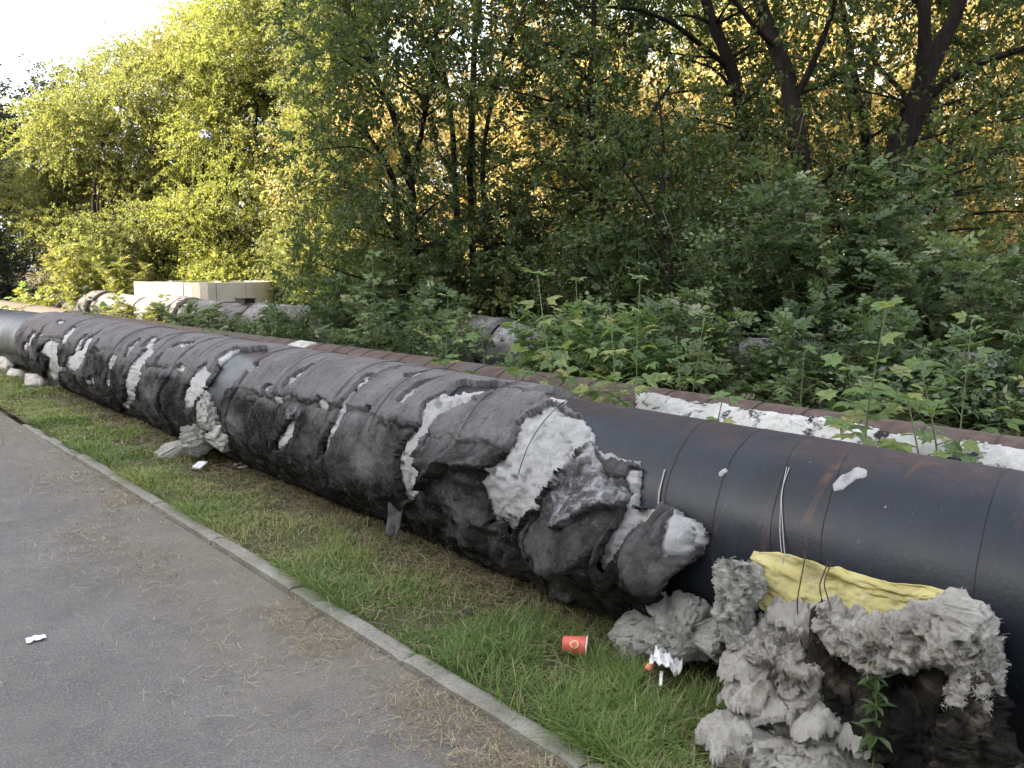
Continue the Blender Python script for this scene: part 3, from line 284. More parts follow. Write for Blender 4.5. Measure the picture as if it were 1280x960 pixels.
c = k.mix(k.ramp(n3, [(.5, 0), (.75, .35)]), c, (.215, .185, .15))
x = k.math('ADD', k.sep(0), k.math('MULTIPLY', k.math('SUBTRACT', k.noise(1.6, 5, .65), .5), 1.5))
c = k.mix(k.math('MULTIPLY', k.ramp(x, [(.0, 0), (1.0, 0), (1.0, 0)]), 1), c, c)
xr = k.n.new('ShaderNodeMapRange'); k.L(x, xr.inputs[0]); xr.inputs[1].default_value = 1.05; xr.inputs[2].default_value = 1.75
c = k.mix(k.math('MULTIPLY', xr.outputs[0], k.ramp(k.noise(35, 4), [(.35, .15), (.65, .6)])), c, (.20, .165, .115))
cr = k.n.new('ShaderNodeTexVoronoi'); cr.feature = 'DISTANCE_TO_EDGE'; cr.inputs['Scale'].default_value = .55
dv = k.n.new('ShaderNodeVectorMath'); dv.operation = 'ADD'; nz = k.n.new('ShaderNodeTexNoise'); nz.inputs['Scale'].default_value = 3; k.L(k.co, nz.inputs[0]); k.L(k.co, dv.inputs[0]); k.L(nz.outputs['Color'], dv.inputs[1]); k.L(dv.outputs[0], cr.inputs[0])
k.set(col=c, rough=.9, spec=.25); k.bump(k.math('ADD', n2, k.math('MULTIPLY', n3, .3)), .7, .006); MT['asphalt'] = k.m
k = M('concrete_kerb'); n = k.noise(60, 5, .7); c = k.ramp(k.noise(4, 5), [(.3, (.17, .155, .13)), (.7, (.29, .275, .245))]); c = k.mix(k.ramp(n, [(.3, .6), (.55, 0)]), c, (.10, .092, .07))
k.set(col=c, rough=.95, spec=.2); k.bump(n, .6, .006); MT['kerb'] = k.m
k = M('soil'); n = k.noise(30, 6, .7); c = k.ramp(k.noise(3, 6, .7), [(.3, (.05, .045, .026)), (.7, (.10, .09, .05))]); c = k.mix(k.ramp(n, [(.5, 0), (.7, .7)]), c, (.17, .15, .09)); c = k.mix(k.ramp(k.noise(12, 6, .7), [(.45, 0), (.6, .7)]), c, (.07, .10, .03))
k.set(col=c, rough=1, spec=.1); k.bump(n, 1, .02); MT['soil'] = k.m
k = M('leaf_litter'); n = k.noise(40, 6, .8); c = k.ramp(k.noise(7, 6, .7), [(.3, (.05, .04, .025)), (.55, (.10, .075, .04)), (.75, (.20, .15, .07))])
k.set(col=c, rough=1, spec=.1); k.bump(n, 1, .03); MT['litter'] = k.m
# --- black steel with rust on its top
k = M('black_steel'); n = k.noise(2.2, 6, .65); st = k.noise(5, 5, .6, map=(1, 6, .6)); f = k.noise(50, 4, .7)
c = k.ramp(n, [(.3, (.006, .007, .0095)), (.7, (.012, .0155, .024))])
c = k.mix(k.ramp(k.noise(3, 6, .7, map=(1, .5, 1.5)), [(.52, 0), (.75, .35)]), c, (.036, .040, .048))
z = k.math('ADD', k.sep(2), k.math('MULTIPLY', k.math('SUBTRACT', k.noise(1.7, 6, .7, map=(1, 1.5, .4)), .5), .17))
zr = k.n.new('ShaderNodeMapRange'); k.L(z, zr.inputs[0]); zr.inputs[1].default_value = .88; zr.inputs[2].default_value = .955
rc = k.ramp(k.noise(14, 5, .7), [(.3, (.040, .026, .024)), (.6, (.085, .05, .042)), (.78, (.17, .075, .04))])
c = k.mix(k.math('MULTIPLY', zr.outputs[0], k.ramp(k.noise(6, 5, .7), [(.3, .35), (.65, .95)])), c, rc)
run = k.math('MULTIPLY', k.ramp(k.noise(3.4, 4, .6, map=(.3, 3.5, .35)), [(.58, 0), (.70, 1)]), k.ramp(k.noise(9, 5, .7), [(.42, 0), (.6, .8)]))
c = k.mix(run, c, (.13, .06, .028))
scr = k.ramp(k.noise(26, 5, .8, map=(1, 4, .5), dist=1.2), [(.64, 0), (.70, .6)]); c = k.mix(scr, c, (.17, .18, .19))
c = k.mix(k.ramp(k.noise(1.3, 7, .72, map=(1, 2.2, .55), dist=.4), [(.47, 0), (.66, .6)]), c, (.015, .021, .034)); r = k.ramp(n, [(.3, .27), (.7, .50)]); k.set(col=c, rough=k.mix(zr.outputs[0], r, (.85, .85, .85)), spec=.30); k.bump(k.math('ADD', f, k.math('MULTIPLY', n, 2)), .25, .004); MT['steel'] = k.m
# --- rusty steel of the middle pipe
k = M('rusty_steel'); n = k.noise(12, 6, .7); c = k.ramp(n, [(.3, (.045, .033, .029)), (.55, (.095, .062, .052)), (.75, (.155, .105, .085))])
c = k.mix(k.ramp(k.noise(2.2, 5, .6), [(.5, 0), (.7, .8)]), c, (.085, .08, .08)); k.set(col=c, rough=.85, spec=.3); k.bump(n, .5, .006); MT['rust'] = k.m
# --- felt wrap: pale above, tarred dark below, crack and underside shade painted in ('tone'), wool fluff smeared over it ('smear')
k = M('grey_felt'); n = k.noise(45, 6, .75); st = k.noise(22, 5, .7, map=(1, 1, 1))
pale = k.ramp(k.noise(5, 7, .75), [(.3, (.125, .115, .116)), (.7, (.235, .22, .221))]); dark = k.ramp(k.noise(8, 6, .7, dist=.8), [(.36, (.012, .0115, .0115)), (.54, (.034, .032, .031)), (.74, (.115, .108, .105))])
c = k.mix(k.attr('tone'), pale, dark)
c = k.mix(k.ramp(n, [(.55, 0), (.72, .55)]), c, (.26, .25, .25)); c = k.mix(k.ramp(n, [(.32, .6), (.44, 0)]), c, (.022, .021, .0205)); c = k.mix(k.ramp(k.noise(120, 5, .8), [(.32, .45), (.46, 0)]), c, (.035, .033, .032)); c = k.mix(k.math('MULTIPLY', k.math('SUBTRACT', 1.0, k.attr('tone')), k.ramp(k.noise(3, 6, .7, map=(1, 6, 1)), [(.5, 0), (.7, .5)])), c, (.26, .25, .255))
c = k.mix(k.math('MULTIPLY', k.ramp(k.attr('smear'), [(.2, 0), (.7, 1)]), k.ramp(k.noise(16, 9, .72, dist=.5), [(.46, .1), (.62, .85)])), c, (.46, .46, .48))
k.set(col=c, rough=1, spec=.04); k.bump(k.math('ADD', n, k.math('MULTIPLY', k.noise(14, 8, .75, dist=1.2), 1.1)), 1, .017); MT['felt'] = k.m
# --- mineral wool
def wool_mat(name, a, b, stain, amt):
    k = M(name); fa = k.noise(16, 9, .78, map=(1, 4.5, 1.4), dist=2.2); fb = k.noise(15, 9, .78, map=(4, 1.2, 2.2), dist=2.6); n = k.math('MULTIPLY', k.math('ADD', fa, fb), .5); c = k.ramp(k.noise(9, 6, .7), [(.3, a), (.7, b)])
    c = k.mix(k.ramp(k.noise(6, 6, .75, dist=.5), [(.62-amt, 0), (.78-amt, .85)]), c, stain); c = k.mix(k.ramp(n, [(.36, .6), (.46, 0)]), c, tuple(v*.5 for v in a)); c = k.mix(k.ramp(fa, [(.55, 0), (.66, .5)]), c, tuple(min(.93, v*1.12) for v in b)); c = k.mix(k.ramp(k.noise(90, 5, .8, dist=.8), [(.31, .6), (.42, 0)]), c, tuple(v*.4 for v in a)); c = k.mix(k.ramp(k.noise(20, 7, .75), [(.30, .6 if amt > 0 else .25), (.42, 0)]), c, (.14, .12, .10)); c = k.mix(k.math('MULTIPLY', k.attr('edge'), .8), c, (.22, .21, .20))  # besides stains, crevice shade and pale ridges are put into the wool colour
    k.set(col=c, rough=1, spec=.05); k.bump(k.math('ADD', n, k.math('MULTIPLY', k.noise(170, 5, .8, dist=1), .3)), 1, .05); return k.m
MT['wool'] = wool_mat('white_mineral_wool', (.74, .73, .72), (.90, .89, .88), (.46, .45, .43), -.02)
MT['wool_grey'] = wool_mat('weathered_mineral_wool', (.62, .595, .54), (.88, .855, .80), (.30, .26, .21), .07)
MT['wool_brown'] = wool_mat('stained_mineral_wool', (.68, .63, .56), (.92, .88, .81), (.32, .23, .15), .09)
k = M('tarred_wool'); n = k.noise(40, 6, .75); c = k.ramp(k.noise(7, 6, .7, dist=.6), [(.40, (.008, .008, .0075)), (.54, (.028, .024, .019)), (.70, (.15, .125, .095))])
k.set(col=c, rough=.9, spec=.2); k.bump(n, .9, .02); MT['tar'] = k.m
k = M('yellow_fabric'); n = k.noise(180, 3, .6); c = k.ramp(k.noise(6, 5, .6), [(.25, (.27, .24, .10)), (.5, (.42, .36, .14)), (.75, (.52, .47, .25))]); c = k.mix(k.ramp(k.noise(13, 7, .75), [(.48, 0), (.68, .8)]), c, (.15, .14, .085)); c = k.mix(k.ramp(k.noise(9, 6, .7, dist=1), [(.60, 0), (.75, .7)]), c, (.46, .44, .34))
k.set(col=c, rough=.75, spec=.25); k.bump(n, .3, .003); MT['yellow'] = k.m
k = M('plaster_coat'); n = k.noise(35, 6, .7); c = k.ramp(k.noise(8, 6, .7), [(.3, (.36, .35, .33)), (.7, (.56, .55, .53))])
c = k.mix(k.ramp(k.noise(5.5, 6, .72, map=(1, .8, 1.3), dist=.4), [(.53, 0), (.59, 1)]), c, (.028, .028, .029)); c = k.mix(k.ramp(k.noise(11, 7, .75), [(.52, 0), (.7, .7)]), c, (.20, .185, .165)); k.set(col=c, rough=.95, spec=.15); k.bump(n, .8, .012); MT['plaster'] = k.m
k = M('tree_bark'); n = k.noise(9, 6, .75, map=(3, 3, .6)); c = k.ramp(n, [(.3, (.006, .005, .0045)), (.7, (.030, .023, .018))]); k.set(col=c, rough=.95, spec=.15); k.bump(n, 1, .03); MT['bark'] = k.m
k = M('green_stem'); k.set(col=(.12, .15, .06), rough=.6); MT['stem'] = k.m
k = M('dry_stem'); k.set(col=(.16, .12, .07), rough=.8); MT['drystem'] = k.m
k = M('steel_wire'); k.set(col=(.03, .028, .026), rough=.5, metal=.6); MT['wire'] = k.m
k = M('pale_cord'); k.set(col=(.35, .34, .32), rough=.8); MT['cord'] = k.m
k = M('concrete_wall'); n = k.noise(20, 6, .7); c = k.ramp(k.noise(2, 6, .7), [(.3, (.36, .33, .28)), (.7, (.48, .45, .39))]); k.set(col=c, rough=.95, spec=.2); k.bump(n, .4, .01); MT['wall'] = k.m
k = M('red_paper'); k.set(col=(.60, .115, .085), rough=.5, spec=.4); MT['red'] = k.m
k = M('cream_print'); k.set(col=(.66, .42, .20), rough=.55); MT['cream'] = k.m
k = M('white_paper'); n = k.noise(30, 4); k.set(col=k.ramp(n, [(.3, (.62, .62, .62)), (.7, (.78, .78, .77))]), rough=.7); MT['paper'] = k.m
k = M('orange_plastic'); k.set(col=(.62, .22, .11), rough=.5); MT['orange'] = k.m
k = M('grey_foil'); k.set(col=(.25, .26, .28), rough=.4, spec=.5); MT['foil'] = k.m
k = M('facade_plaster'); n = k.noise(3, 5); k.set(col=k.ramp(n, [(.3, (.33, .31, .28)), (.7, (.40, .38, .34))]), rough=.9); MT['facade'] = k.m
k = M('window_glass'); k.set(col=(.03, .035, .04), rough=.08, spec=.6); MT['glass'] = k.m
k = M('straw'); k.set(col=k.ramp(k.attr('tint'), [(0, (.085, .06, .035)), (.45, (.20, .15, .085)), (.8, (.33, .265, .155)), (1, (.46, .40, .26))]), rough=.8); MT['straw'] = k.m
k = M('grass_blade'); c = k.ramp(k.attr('tint'), [(0, (.075, .14, .034)), (.4, (.16, .235, .068)), (.70, (.27, .30, .10)), (.88, (.36, .325, .165)), (1, (.46, .39, .23))]); k.set(col=c, rough=.6, spec=.3)
tr = k.n.new('ShaderNodeBsdfTranslucent'); mx = k.n.new('ShaderNodeMixShader'); mx.inputs[0].default_value = .35; k.L(k.mix(1., c, (1.3, 1.4, .7), 'MULTIPLY'), tr.inputs[0]); k.L(k.b.outputs[0], mx.inputs[1]); k.L(tr.outputs[0], mx.inputs[2]); k.L(mx.outputs[0], k.n['Material Output'].inputs[0]); MT['grass'] = k.m
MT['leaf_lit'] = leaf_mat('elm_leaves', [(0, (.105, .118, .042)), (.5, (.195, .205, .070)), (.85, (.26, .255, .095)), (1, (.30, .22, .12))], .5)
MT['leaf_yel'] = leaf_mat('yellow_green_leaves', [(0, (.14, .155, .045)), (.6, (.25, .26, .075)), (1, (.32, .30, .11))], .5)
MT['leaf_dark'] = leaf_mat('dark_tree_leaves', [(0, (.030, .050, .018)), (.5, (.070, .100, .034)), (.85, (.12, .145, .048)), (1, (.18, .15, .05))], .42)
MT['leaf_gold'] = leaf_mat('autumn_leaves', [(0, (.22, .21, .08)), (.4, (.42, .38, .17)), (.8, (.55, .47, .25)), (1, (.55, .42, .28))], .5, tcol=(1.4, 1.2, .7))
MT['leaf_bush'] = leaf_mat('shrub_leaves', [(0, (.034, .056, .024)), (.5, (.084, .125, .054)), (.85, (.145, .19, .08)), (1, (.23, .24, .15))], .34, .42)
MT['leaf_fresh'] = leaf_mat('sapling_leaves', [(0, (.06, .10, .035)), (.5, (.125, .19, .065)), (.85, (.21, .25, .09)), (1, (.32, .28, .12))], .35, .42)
MT['leaf_far'] = leaf_mat('far_shaded_leaves', [(0, (.02, .032, .02)), (.6, (.04, .055, .03)), (1, (.07, .085, .045))], .25)  # shade on the far-left trees put into darker leaf colours
# ------------------------------------------------------------------ ground, path, verge
def grid(x, y, zf):
    X, Y = np.meshgrid(x, y); V = np.stack([X.ravel(), Y.ravel(), zf(X, Y).ravel()], 1)
    nx = len(x); i = (np.arange(len(y)-1)[:, None]*nx+np.arange(nx-1)[None]).ravel()
    return V, np.stack([i, i+1, i+1+nx, i+nx], 1)
V, F = grid(np.linspace(-600, 600, 41), np.linspace(-600, 600, 41), lambda X, Y: X*0-.06)
tag(link('ground', mesh('ground', V, F, MT['litter'])), 'flat ground covered in dead leaves under the trees', kind='structure')
V, F = grid(np.linspace(-4.5, 1.757, 60), np.concatenate([np.linspace(-6, 14, 200), np.linspace(14.5, 90, 60)]), lambda X, Y: .006*fbm(X*.8, Y*.8, 0, 3, 3))
tag(link('path', mesh('path', V, F, MT['asphalt'])), 'grey asphalt footpath strewn with straw', kind='structure')
def verge_z(X, Y): return .012+.03*fbm(X*2.2, Y*2.2, 0, 4, 9)+.05*sst(2.2, 2.9, X)*0
yy = np.concatenate([np.linspace(-2, 9, 260), np.linspace(9.1, 60, 200)])
V, F = grid(np.linspace(1.80, 3.6, 44), yy, verge_z)
tag(link('grass_verge', mesh('grass_verge', V, F, MT['soil'])), 'strip of soil and grass between kerb and black pipe', kind='structure')
V, F = grid(np.linspace(3.55, 9.5, 50), np.linspace(-3, 40, 160), lambda X, Y: -.02+.06*fbm(X*1.3, Y*1.3, 3, 4, 4)-.03)
tag(link('pipe_bed', mesh('pipe_bed', V, F, MT['litter'])), 'littered earth strip under the rear pipes', kind='structure')
V, F = grid(np.linspace(-40, -4.46, 20), np.linspace(-20, 90, 40), lambda X, Y: X*0-.03)
tag(link('lawn', mesh('lawn', V, F, MT['soil'])), 'bare lawn on the far side of the path', kind='structure')
kerb = empty('kerb', (1.80, 0, 0)); tag(kerb, 'row of pale concrete kerb stones edging the path', kind='structure')
y = -1.3; i = 0
while y < 9:
    L_ = .99; y0, y1 = y+.006, y+L_-.004
    if not (7.15 < y+.5 < 7.65):
        hh = .035 if y < 7 else .018
        nx, ny = 5, 24
        xs = np.linspace(-.042, .042, nx); ys = np.linspace(y0, y1, ny)
        V1, F1 = grid(xs, ys, lambda X, Y: hh+.004*fbm(X*30, Y*12, i, 3, 2)-.006*(np.abs(X) > .04)-.008*((Y < y0+.01) | (Y > y1-.01)))
        base = len(V1); ring = list(range(0, nx))+[nx*(j+1)-1 for j in range(1, ny)]+list(range(nx*ny-2, nx*(ny-1)-1, -1))+[nx*j for j in range(ny-2, 0, -1)]
        low = V1[ring].copy(); low[:, 2] = -.12; m_ = len(ring); q = np.arange(m_); q2 = (q+1) % m_; R_ = np.array(ring)
        F2 = np.stack([R_[q2], R_[q], base+q, base+q2], 1)
        Vb = np.concatenate([V1, low]); jit = rng.normal()*.004; Vb[:, 0] += jit; Vb[:, 2] += rng.normal()*.003
        link('kerb_stone', mesh('kerb_stone', Vb, np.concatenate([F1, F2]), MT['kerb'], smooth=False), kerb)
    y += L_; i += 1
# ------------------------------------------------------------------ the pipes
def cyl(cx, cz, r, ys, n=96, drop=lambda y: 0*y):
    ys = np.asarray(ys); a = np.arange(n)*2*np.pi/n
    V = np.stack([np.broadcast_to(cx-r*np.cos(a), (len(ys), n)), np.broadcast_to(ys[:, None], (len(ys), n)), cz+r*np.sin(a)[None]+drop(ys)[:, None]], -1).reshape(-1, 3)
    i = np.arange(len(ys)-1)[:, None]*n; q = np.arange(n)[None]; q2 = (q+1) % n
    return V, np.stack([i+q, i+n+q, i+n+q2, i+q2], -1).reshape(-1, 4)
def drop1(y): return -.09*sst(12, 20, y)
def pip(px, py, poly):
    inside = np.zeros(px.shape, bool); n = len(poly); j = n-1
    for i in range(n):
        xi, yi = poly[i]; xj, yj = poly[j]
        c = ((yi > py) != (yj > py)) & (px < (xj-xi)*(py-yi)/((yj-yi) if yj != yi else 1e-9)+xi)
        inside ^= c; j = i
    return inside
def masked(name, Pv, mask, nt_, mat, parent, attrs, thick):
    """Pv (ny,nt,3) grid, faces whose four corners are in the mask, solidified inward"""
    ny, nth = mask.shape
    f = mask[:-1, :-1] & mask[1:, :-1] & mask[:-1, 1:] & mask[1:, 1:]
    ii, jj = np.nonzero(f)
    if not len(ii): return None
    a = ii*nth+jj; Q = np.stack([a, a+nth, a+nth+1, a+1], 1)
    used, inv = np.unique(Q, return_inverse=True)
    V = Pv.reshape(-1, 3)[used]; N = nt_.reshape(-1, 3)[used]; Q = inv.reshape(-1, 4); m = len(V)
    E = np.concatenate([Q[:, [0, 1]], Q[:, [1, 2]], Q[:, [2, 3]], Q[:, [3, 0]]])
    key = np.sort(E, 1); key = key[:, 0].astype(np.int64)*m+key[:, 1]; u, first, cnt = np.unique(key, return_index=True, return_counts=True)
    B = E[first[cnt == 1]]
    # inner skin only along the rim keeps it cheap: rim quads go straight down to the pipe side
    rim, rinv = np.unique(B, return_inverse=True); low = V[rim]-N[rim]*thick; rb = rinv.reshape(-1, 2)+m
    F = np.concatenate([Q, np.stack([B[:, 1], B[:, 0], rb[:, 0], rb[:, 1]], 1)])
    at = {k_: np.concatenate([v.reshape(-1)[used], v.reshape(-1)[used][rim]]) for k_, v in attrs.items()}
    return link(name, mesh(name, np.concatenate([V, low]), F, mat, attrs=at), parent)
def shell_grid(y0, y1, k_, t0, t1, dt):
    n = int(math.log(y1/y0)/k_); Yv = y0*np.exp(np.linspace(0, math.log(y1/y0), n)); Tv = np.arange(t0, t1+dt, dt)
    return np.meshgrid(Yv, Tv, indexing='ij')
CX, CZ, R0 = 2.96, .485, .455
main_pipe = empty('heating_pipe', (CX, 0, 0), 'thick black heating pipe in front, its grey felt lagging torn open', 'pipe')
main_pipe.location = (0, 0, 0)
ys = np.concatenate([np.linspace(-4, 14, 90), np.linspace(14.5, 70, 60)])
V, F = cyl(CX, CZ, R0, ys, 128, drop1)
Nn = fbm(V[:, 0]*2, V[:, 1]*2, V[:, 2]*2, 3, 5)*.004; V[:, 2] += Nn
link('steel_shell', mesh('steel_shell', V, F, MT['steel']), main_pipe)
# lagging
Y, T = shell_grid(1.02, 16, .0034, -112, 140, .85)
Tm = np.radians(T)*R0
n_y = fbm(Y*9, Tm*9, 1.3, 4, 21)*.035; n_t = fbm(Y*9, Tm*9, 7.7, 4, 22)*5
n_f = fbm(Y*38, Tm*38, 2.3, 3, 23); n_f2 = fbm(Y*38, Tm*38, 6.3, 3, 24)
bare = np.zeros(Y.shape, bool)
for p in D['BARE']: bare |= pip(Y+n_y*.6+n_f*.012, T+n_t*.6+n_f2*2, p)
wool = np.zeros(Y.shape, bool); wools = []
for p in D['WOOL']:
    a = np.array(p); cy = a[:, 0].mean(); sc = min(1, (a[:, 0].max()-a[:, 0].min())/.35); 
    m_ = pip(Y+(n_y*.8+n_f*.018)*max(.35, sc)*max(1, cy/5), T+(n_t*.9+n_f2*2.6)*max(.35, sc), p); wools.append(m_); wool |= m_
# more small tears over the far half of the pipe
for q in range(26):
    cy = rng.uniform(6.8, 13.2); ct = rng.uniform(-25, 70); w_ = rng.uniform(.03, .12)*cy/9; h_ = rng.uniform(4, 16)
    m_ = (((Y-cy+n_y*1.5)/w_)**2+((T-ct+n_t)/h_)**2) < 1; wools.append(m_); wool |= m_
bump = np.zeros(Y.shape)
for (by, bt, ry, rs, h) in D['BUMP']:
    d2 = ((Y-by+n_y*.8)/ry)**2+((np.radians(T-bt)*R0+n_t*.004)/rs)**2; bump += h*np.exp(-d2**1.4)
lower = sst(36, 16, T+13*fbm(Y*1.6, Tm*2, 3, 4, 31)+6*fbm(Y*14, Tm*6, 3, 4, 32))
near = sst(3.9, 3.2, Y)
ring = np.zeros(Y.shape); rp = 1.9
rings = []
while rp < 14:
    rings.append(rp); rp += rng.uniform(.16, .30)*(1 if rp < 6 else 1.3)
for r_ in rings: ring += np.exp(-((Y-r_+T*.0008+.012*fbm(Tm*3, r_, 0, 3, 40))/(.004*max(1, r_/3.5)))**2)
tc = 33+9*fbm(Y*1.4, 0, 5, 4, 41)+4*fbm(Y*14, Tm*0, 2, 3, 45)
over = sst(-.6, .8, T-tc)
wr = ridged(Y*2.6+.8*fbm(Y*3, Tm*3, 2, 3, 50), Tm*3.2-Y*.8, 4.2, 4, 51)
wr2 = ridged(Y*1.1+Tm*1.5, Tm*4.5, 8.2, 3, 57)
lump = sst(25, -25, T)
felt_h = .030+bump+.010*over+.014*fbm(Y*4, Tm*4, 9, 4, 60)*(.4+.6*lower)+lower*(.030*(wr-.1)+.022*near*wr2)-.012*ring*(1-.5*lower)+.006*fbm(Y*45, Tm*45, 2, 3, 61)+.02*lump
wx_ = .12*fbm(Y*5, Tm*5, 1, 3, 64); wy_ = .12*fbm(Y*5, Tm*5, 7, 3, 65)
felt_h += near*sst(45, 25, T)*(.030*fbm(Y*7, Tm*7, 4, 3, 63)+.032*ridged((Y+wx_)*6, (Tm+wy_)*6, 4, 4, 66)-.012)+lower*.012*ridged((Y+wx_)*9, (Tm+wy_)*12, 1, 3, 67)
felt_h = np.maximum(felt_h, .008)
crack = np.exp(-((T-tc+3)/(1.3+.8*n_f))**2)*sst(-.1, .15, fbm(Y*2.2, 0, 3, 3, 71))
felt_h -= .010*crack
for pl, lip, hol, wl, wh in D['FOLD']:
    q = np.array(pl); qy, qs = q[:, 0], np.radians(q[:, 1])*R0; best = np.full(Y.shape, 9.); sgn = np.ones(Y.shape); tt_ = np.zeros(Y.shape); Yw, Tw = Y+.5*n_y+.02*n_f*.6, Tm+.012*n_f2+.012*fbm(Y*12, Tm*12, 5, 3, 68)
    win = (Y > qy.min()-.5) & (Y < qy.max()+.5); yy_, ss_ = Yw[win], Tw[win]; bb, sg, tq = best[win], sgn[win], tt_[win]; tot_ = len(q)-1
    for i_ in range(tot_):
        ay, as_, ey, es = qy[i_], qs[i_], qy[i_+1]-qy[i_], qs[i_+1]-qs[i_]; L2 = ey*ey+es*es+1e-12
        u_ = np.clip(((yy_-ay)*ey+(ss_-as_)*es)/L2, 0, 1); d_ = np.hypot(yy_-ay-u_*ey, ss_-as_-u_*es); cr_ = ey*(ss_-as_)-es*(yy_-ay); up_ = d_ < bb
        bb = np.where(up_, d_, bb); sg = np.where(up_, np.sign(cr_), sg); tq = np.where(up_, (i_+u_)/tot_, tq)
    env = np.minimum(1, 5*np.minimum(tq, 1-tq)+.0)*(1+.5*fbm(yy_*8, ss_*8, 3, 2, 69)); lipside = sg < 0
    fold_ = np.where(lipside, lip*np.exp(-bb/wl)*sst(0, .012, bb)*1.0+lip*.3*np.exp(-bb/wl), -hol*np.exp(-bb/wh))*env
    add_ = np.zeros(Y.shape); add_[win] = fold_; felt_h += add_; bump = bump+add_*.5
felt_h = np.maximum(felt_h, .006)
tone = np.clip(lower*(.80+.9*fbm(Y*3.2, Tm*5, 12, 5, 70)+.35*sst(0, -25, T))+.9*crack, 0, 1)  # besides the tar, crack line and underside get shade in their tone
dk = np.zeros(Y.shape)
for p in D['DARKFLAP']: dk = np.maximum(dk, pip(Y+n_y*.5, T+n_t*.5, p)*.55)
tone = np.maximum(tone, dk); tone = np.clip(tone+.6*ring*(T > 10)*.5, 0, 1)
smear = np.zeros(Y.shape)
for p in D['SMEAR']: smear = np.maximum(smear, pip(Y+n_y*1.3, T+n_t*1.3, p)*(.75+.9*fbm(Y*9, Tm*9, 5, 4, 76)))
smear = np.maximum(smear, .5*sst(.25, .5, fbm(Y*2.2, Tm*3, 6, 4, 75))*(Y > 3.2)*lower)
wool_h = .020+bump+.020*ridged(Y*15+n_f*.4, Tm*15, 3, 4, 80)+.014*fbm(Y*8, Tm*8, 2, 4, 81)+.010*fbm(Y*50, Tm*50, 2, 3, 82)-.022*sst(.25, .5, fbm(Y*22, Tm*22, 4, 3, 83))-.006
wool_h = np.where(bare, .003+.25*np.maximum(0, wool_h-.012), np.maximum(wool_h, .008))
c_, s_ = np.cos(np.radians(T)), np.sin(np.radians(T)); NRM = np.stack([-c_, 0*c_, s_], -1)
def on(h): return np.stack([CX-(R0+h)*c_, Y, CZ+(R0+h)*s_+drop1(Y)], -1)
felt_mask = ~bare & ~wool
cuts = [1.0, 2.62, 3.56, 4.45, 5.24, 5.98, 6.62, 7.35, 8.2, 9.1, 10.1, 11.2, 12.3, 14.5]
Pf = on(felt_h)
for q in range(len(cuts)-1):
    e0 = cuts[q]-T*.0008+.015*fbm(Tm*4, cuts[q], 1, 3, 90); e1 = cuts[q+1]-T*.0008+.015*fbm(Tm*4, cuts[q+1], 1, 3, 90)
    m_ = felt_mask & (Y >= e0) & (Y < e1-.004*max(1, cuts[q]/3))
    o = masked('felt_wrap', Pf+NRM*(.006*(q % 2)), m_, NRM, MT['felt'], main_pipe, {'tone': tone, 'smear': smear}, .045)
def dil(m, n):
    for _ in range(n):
        d = m.copy(); d[1:] |= m[:-1]; d[:-1] |= m[1:]; d[:, 1:] |= m[:, :-1]; d[:, :-1] |= m[:, 1:]; m = d
    return m
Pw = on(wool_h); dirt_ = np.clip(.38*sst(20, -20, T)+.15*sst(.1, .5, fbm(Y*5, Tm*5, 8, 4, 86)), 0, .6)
taken = np.zeros(Y.shape, bool)
for m_ in wools:
    if m_.sum() < 6: continue
    mm = (dil(m_, 3) & ~bare) | m_
    mm &= ~taken; taken |= m_
    bl_ = m_.astype(np.float32)
    for _ in range(3):
        bl_[1:-1] = (bl_[:-2]+bl_[1:-1]+bl_[2:])/3; bl_[:, 1:-1] = (bl_[:, :-2]+bl_[:, 1:-1]+bl_[:, 2:])/3
    pit_ = .5*sst(.28, .55, fbm(Y*22, Tm*22, 4, 3, 83))+.18*sst(.15, .5, fbm(Y*12, Tm*12, 14, 4, 84)); eg = np.clip(pit_+(1-sst(.40, .85, bl_))*(.45+.6*n_f)+dirt_, 0, .9)  # pit_ paints shade into the same hollows that wool_h sinks
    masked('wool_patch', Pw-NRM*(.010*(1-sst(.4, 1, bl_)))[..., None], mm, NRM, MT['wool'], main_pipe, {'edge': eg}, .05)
# wires round the pipe
def ring_wire(y, tilt, r, parent, rad=.0025, t0=-150, t1=170, cx=CX, cz=CZ, wob=.01):
    t = np.radians(np.linspace(t0, t1, 70)); sd = rng.integers(99)
    w = wob*fbm(t*2, y, 0, 3, int(sd)); P = np.stack([cx-r*np.cos(t), y+tilt*t+w, cz+r*np.sin(t)], 1)
    v, f = tube(P, rad, 5); return link('wire', mesh('wire', v, f, MT['wire']), parent)
for y_, tl in ((1.93, .09), (1.70, .07), (1.45, .10), (1.27, .08), (.80, .06)): ring_wire(y_, tl, R0+.0025, main_pipe, .0010)
for y_ in (2.75, 3.25, 4.05, 4.55, 5.35, 6.95, 7.9, 8.9): ring_wire(y_, rng.uniform(-.02, .03), R0+.052, main_pipe, .0022, 20, 170)
def strand(pts, rad, name, parent, mat, n=16):
    P = resample(pts, n); v, f = tube(P, rad, 5); return link(name, mesh(name, v, f, mat), parent)
def pp(y, t, r): t = math.radians(t); return (CX-r*math.cos(t), y, CZ+r*math.sin(t))
strand([pp(1.53, 58, R0+.006), pp(1.51, 45, R0+.008), pp(1.45, 25, R0+.02), pp(1.40, 10, R0+.03)], .0016, 'tie_cord', main_pipe, MT['cord'])
strand([pp(1.54, 58, R0+.006), pp(1.50, 42, R0+.01), pp(1.43, 22, R0+.015), pp(1.385, 8, R0+.03)], .0016, 'tie_cord', main_pipe, MT['cord'])
strand([pp(2.02, 42, R0+.006), pp(2.0, 30, R0+.008), pp(1.97, 15, R0+.01)], .003, 'tie_cord', main_pipe, MT['cord'])
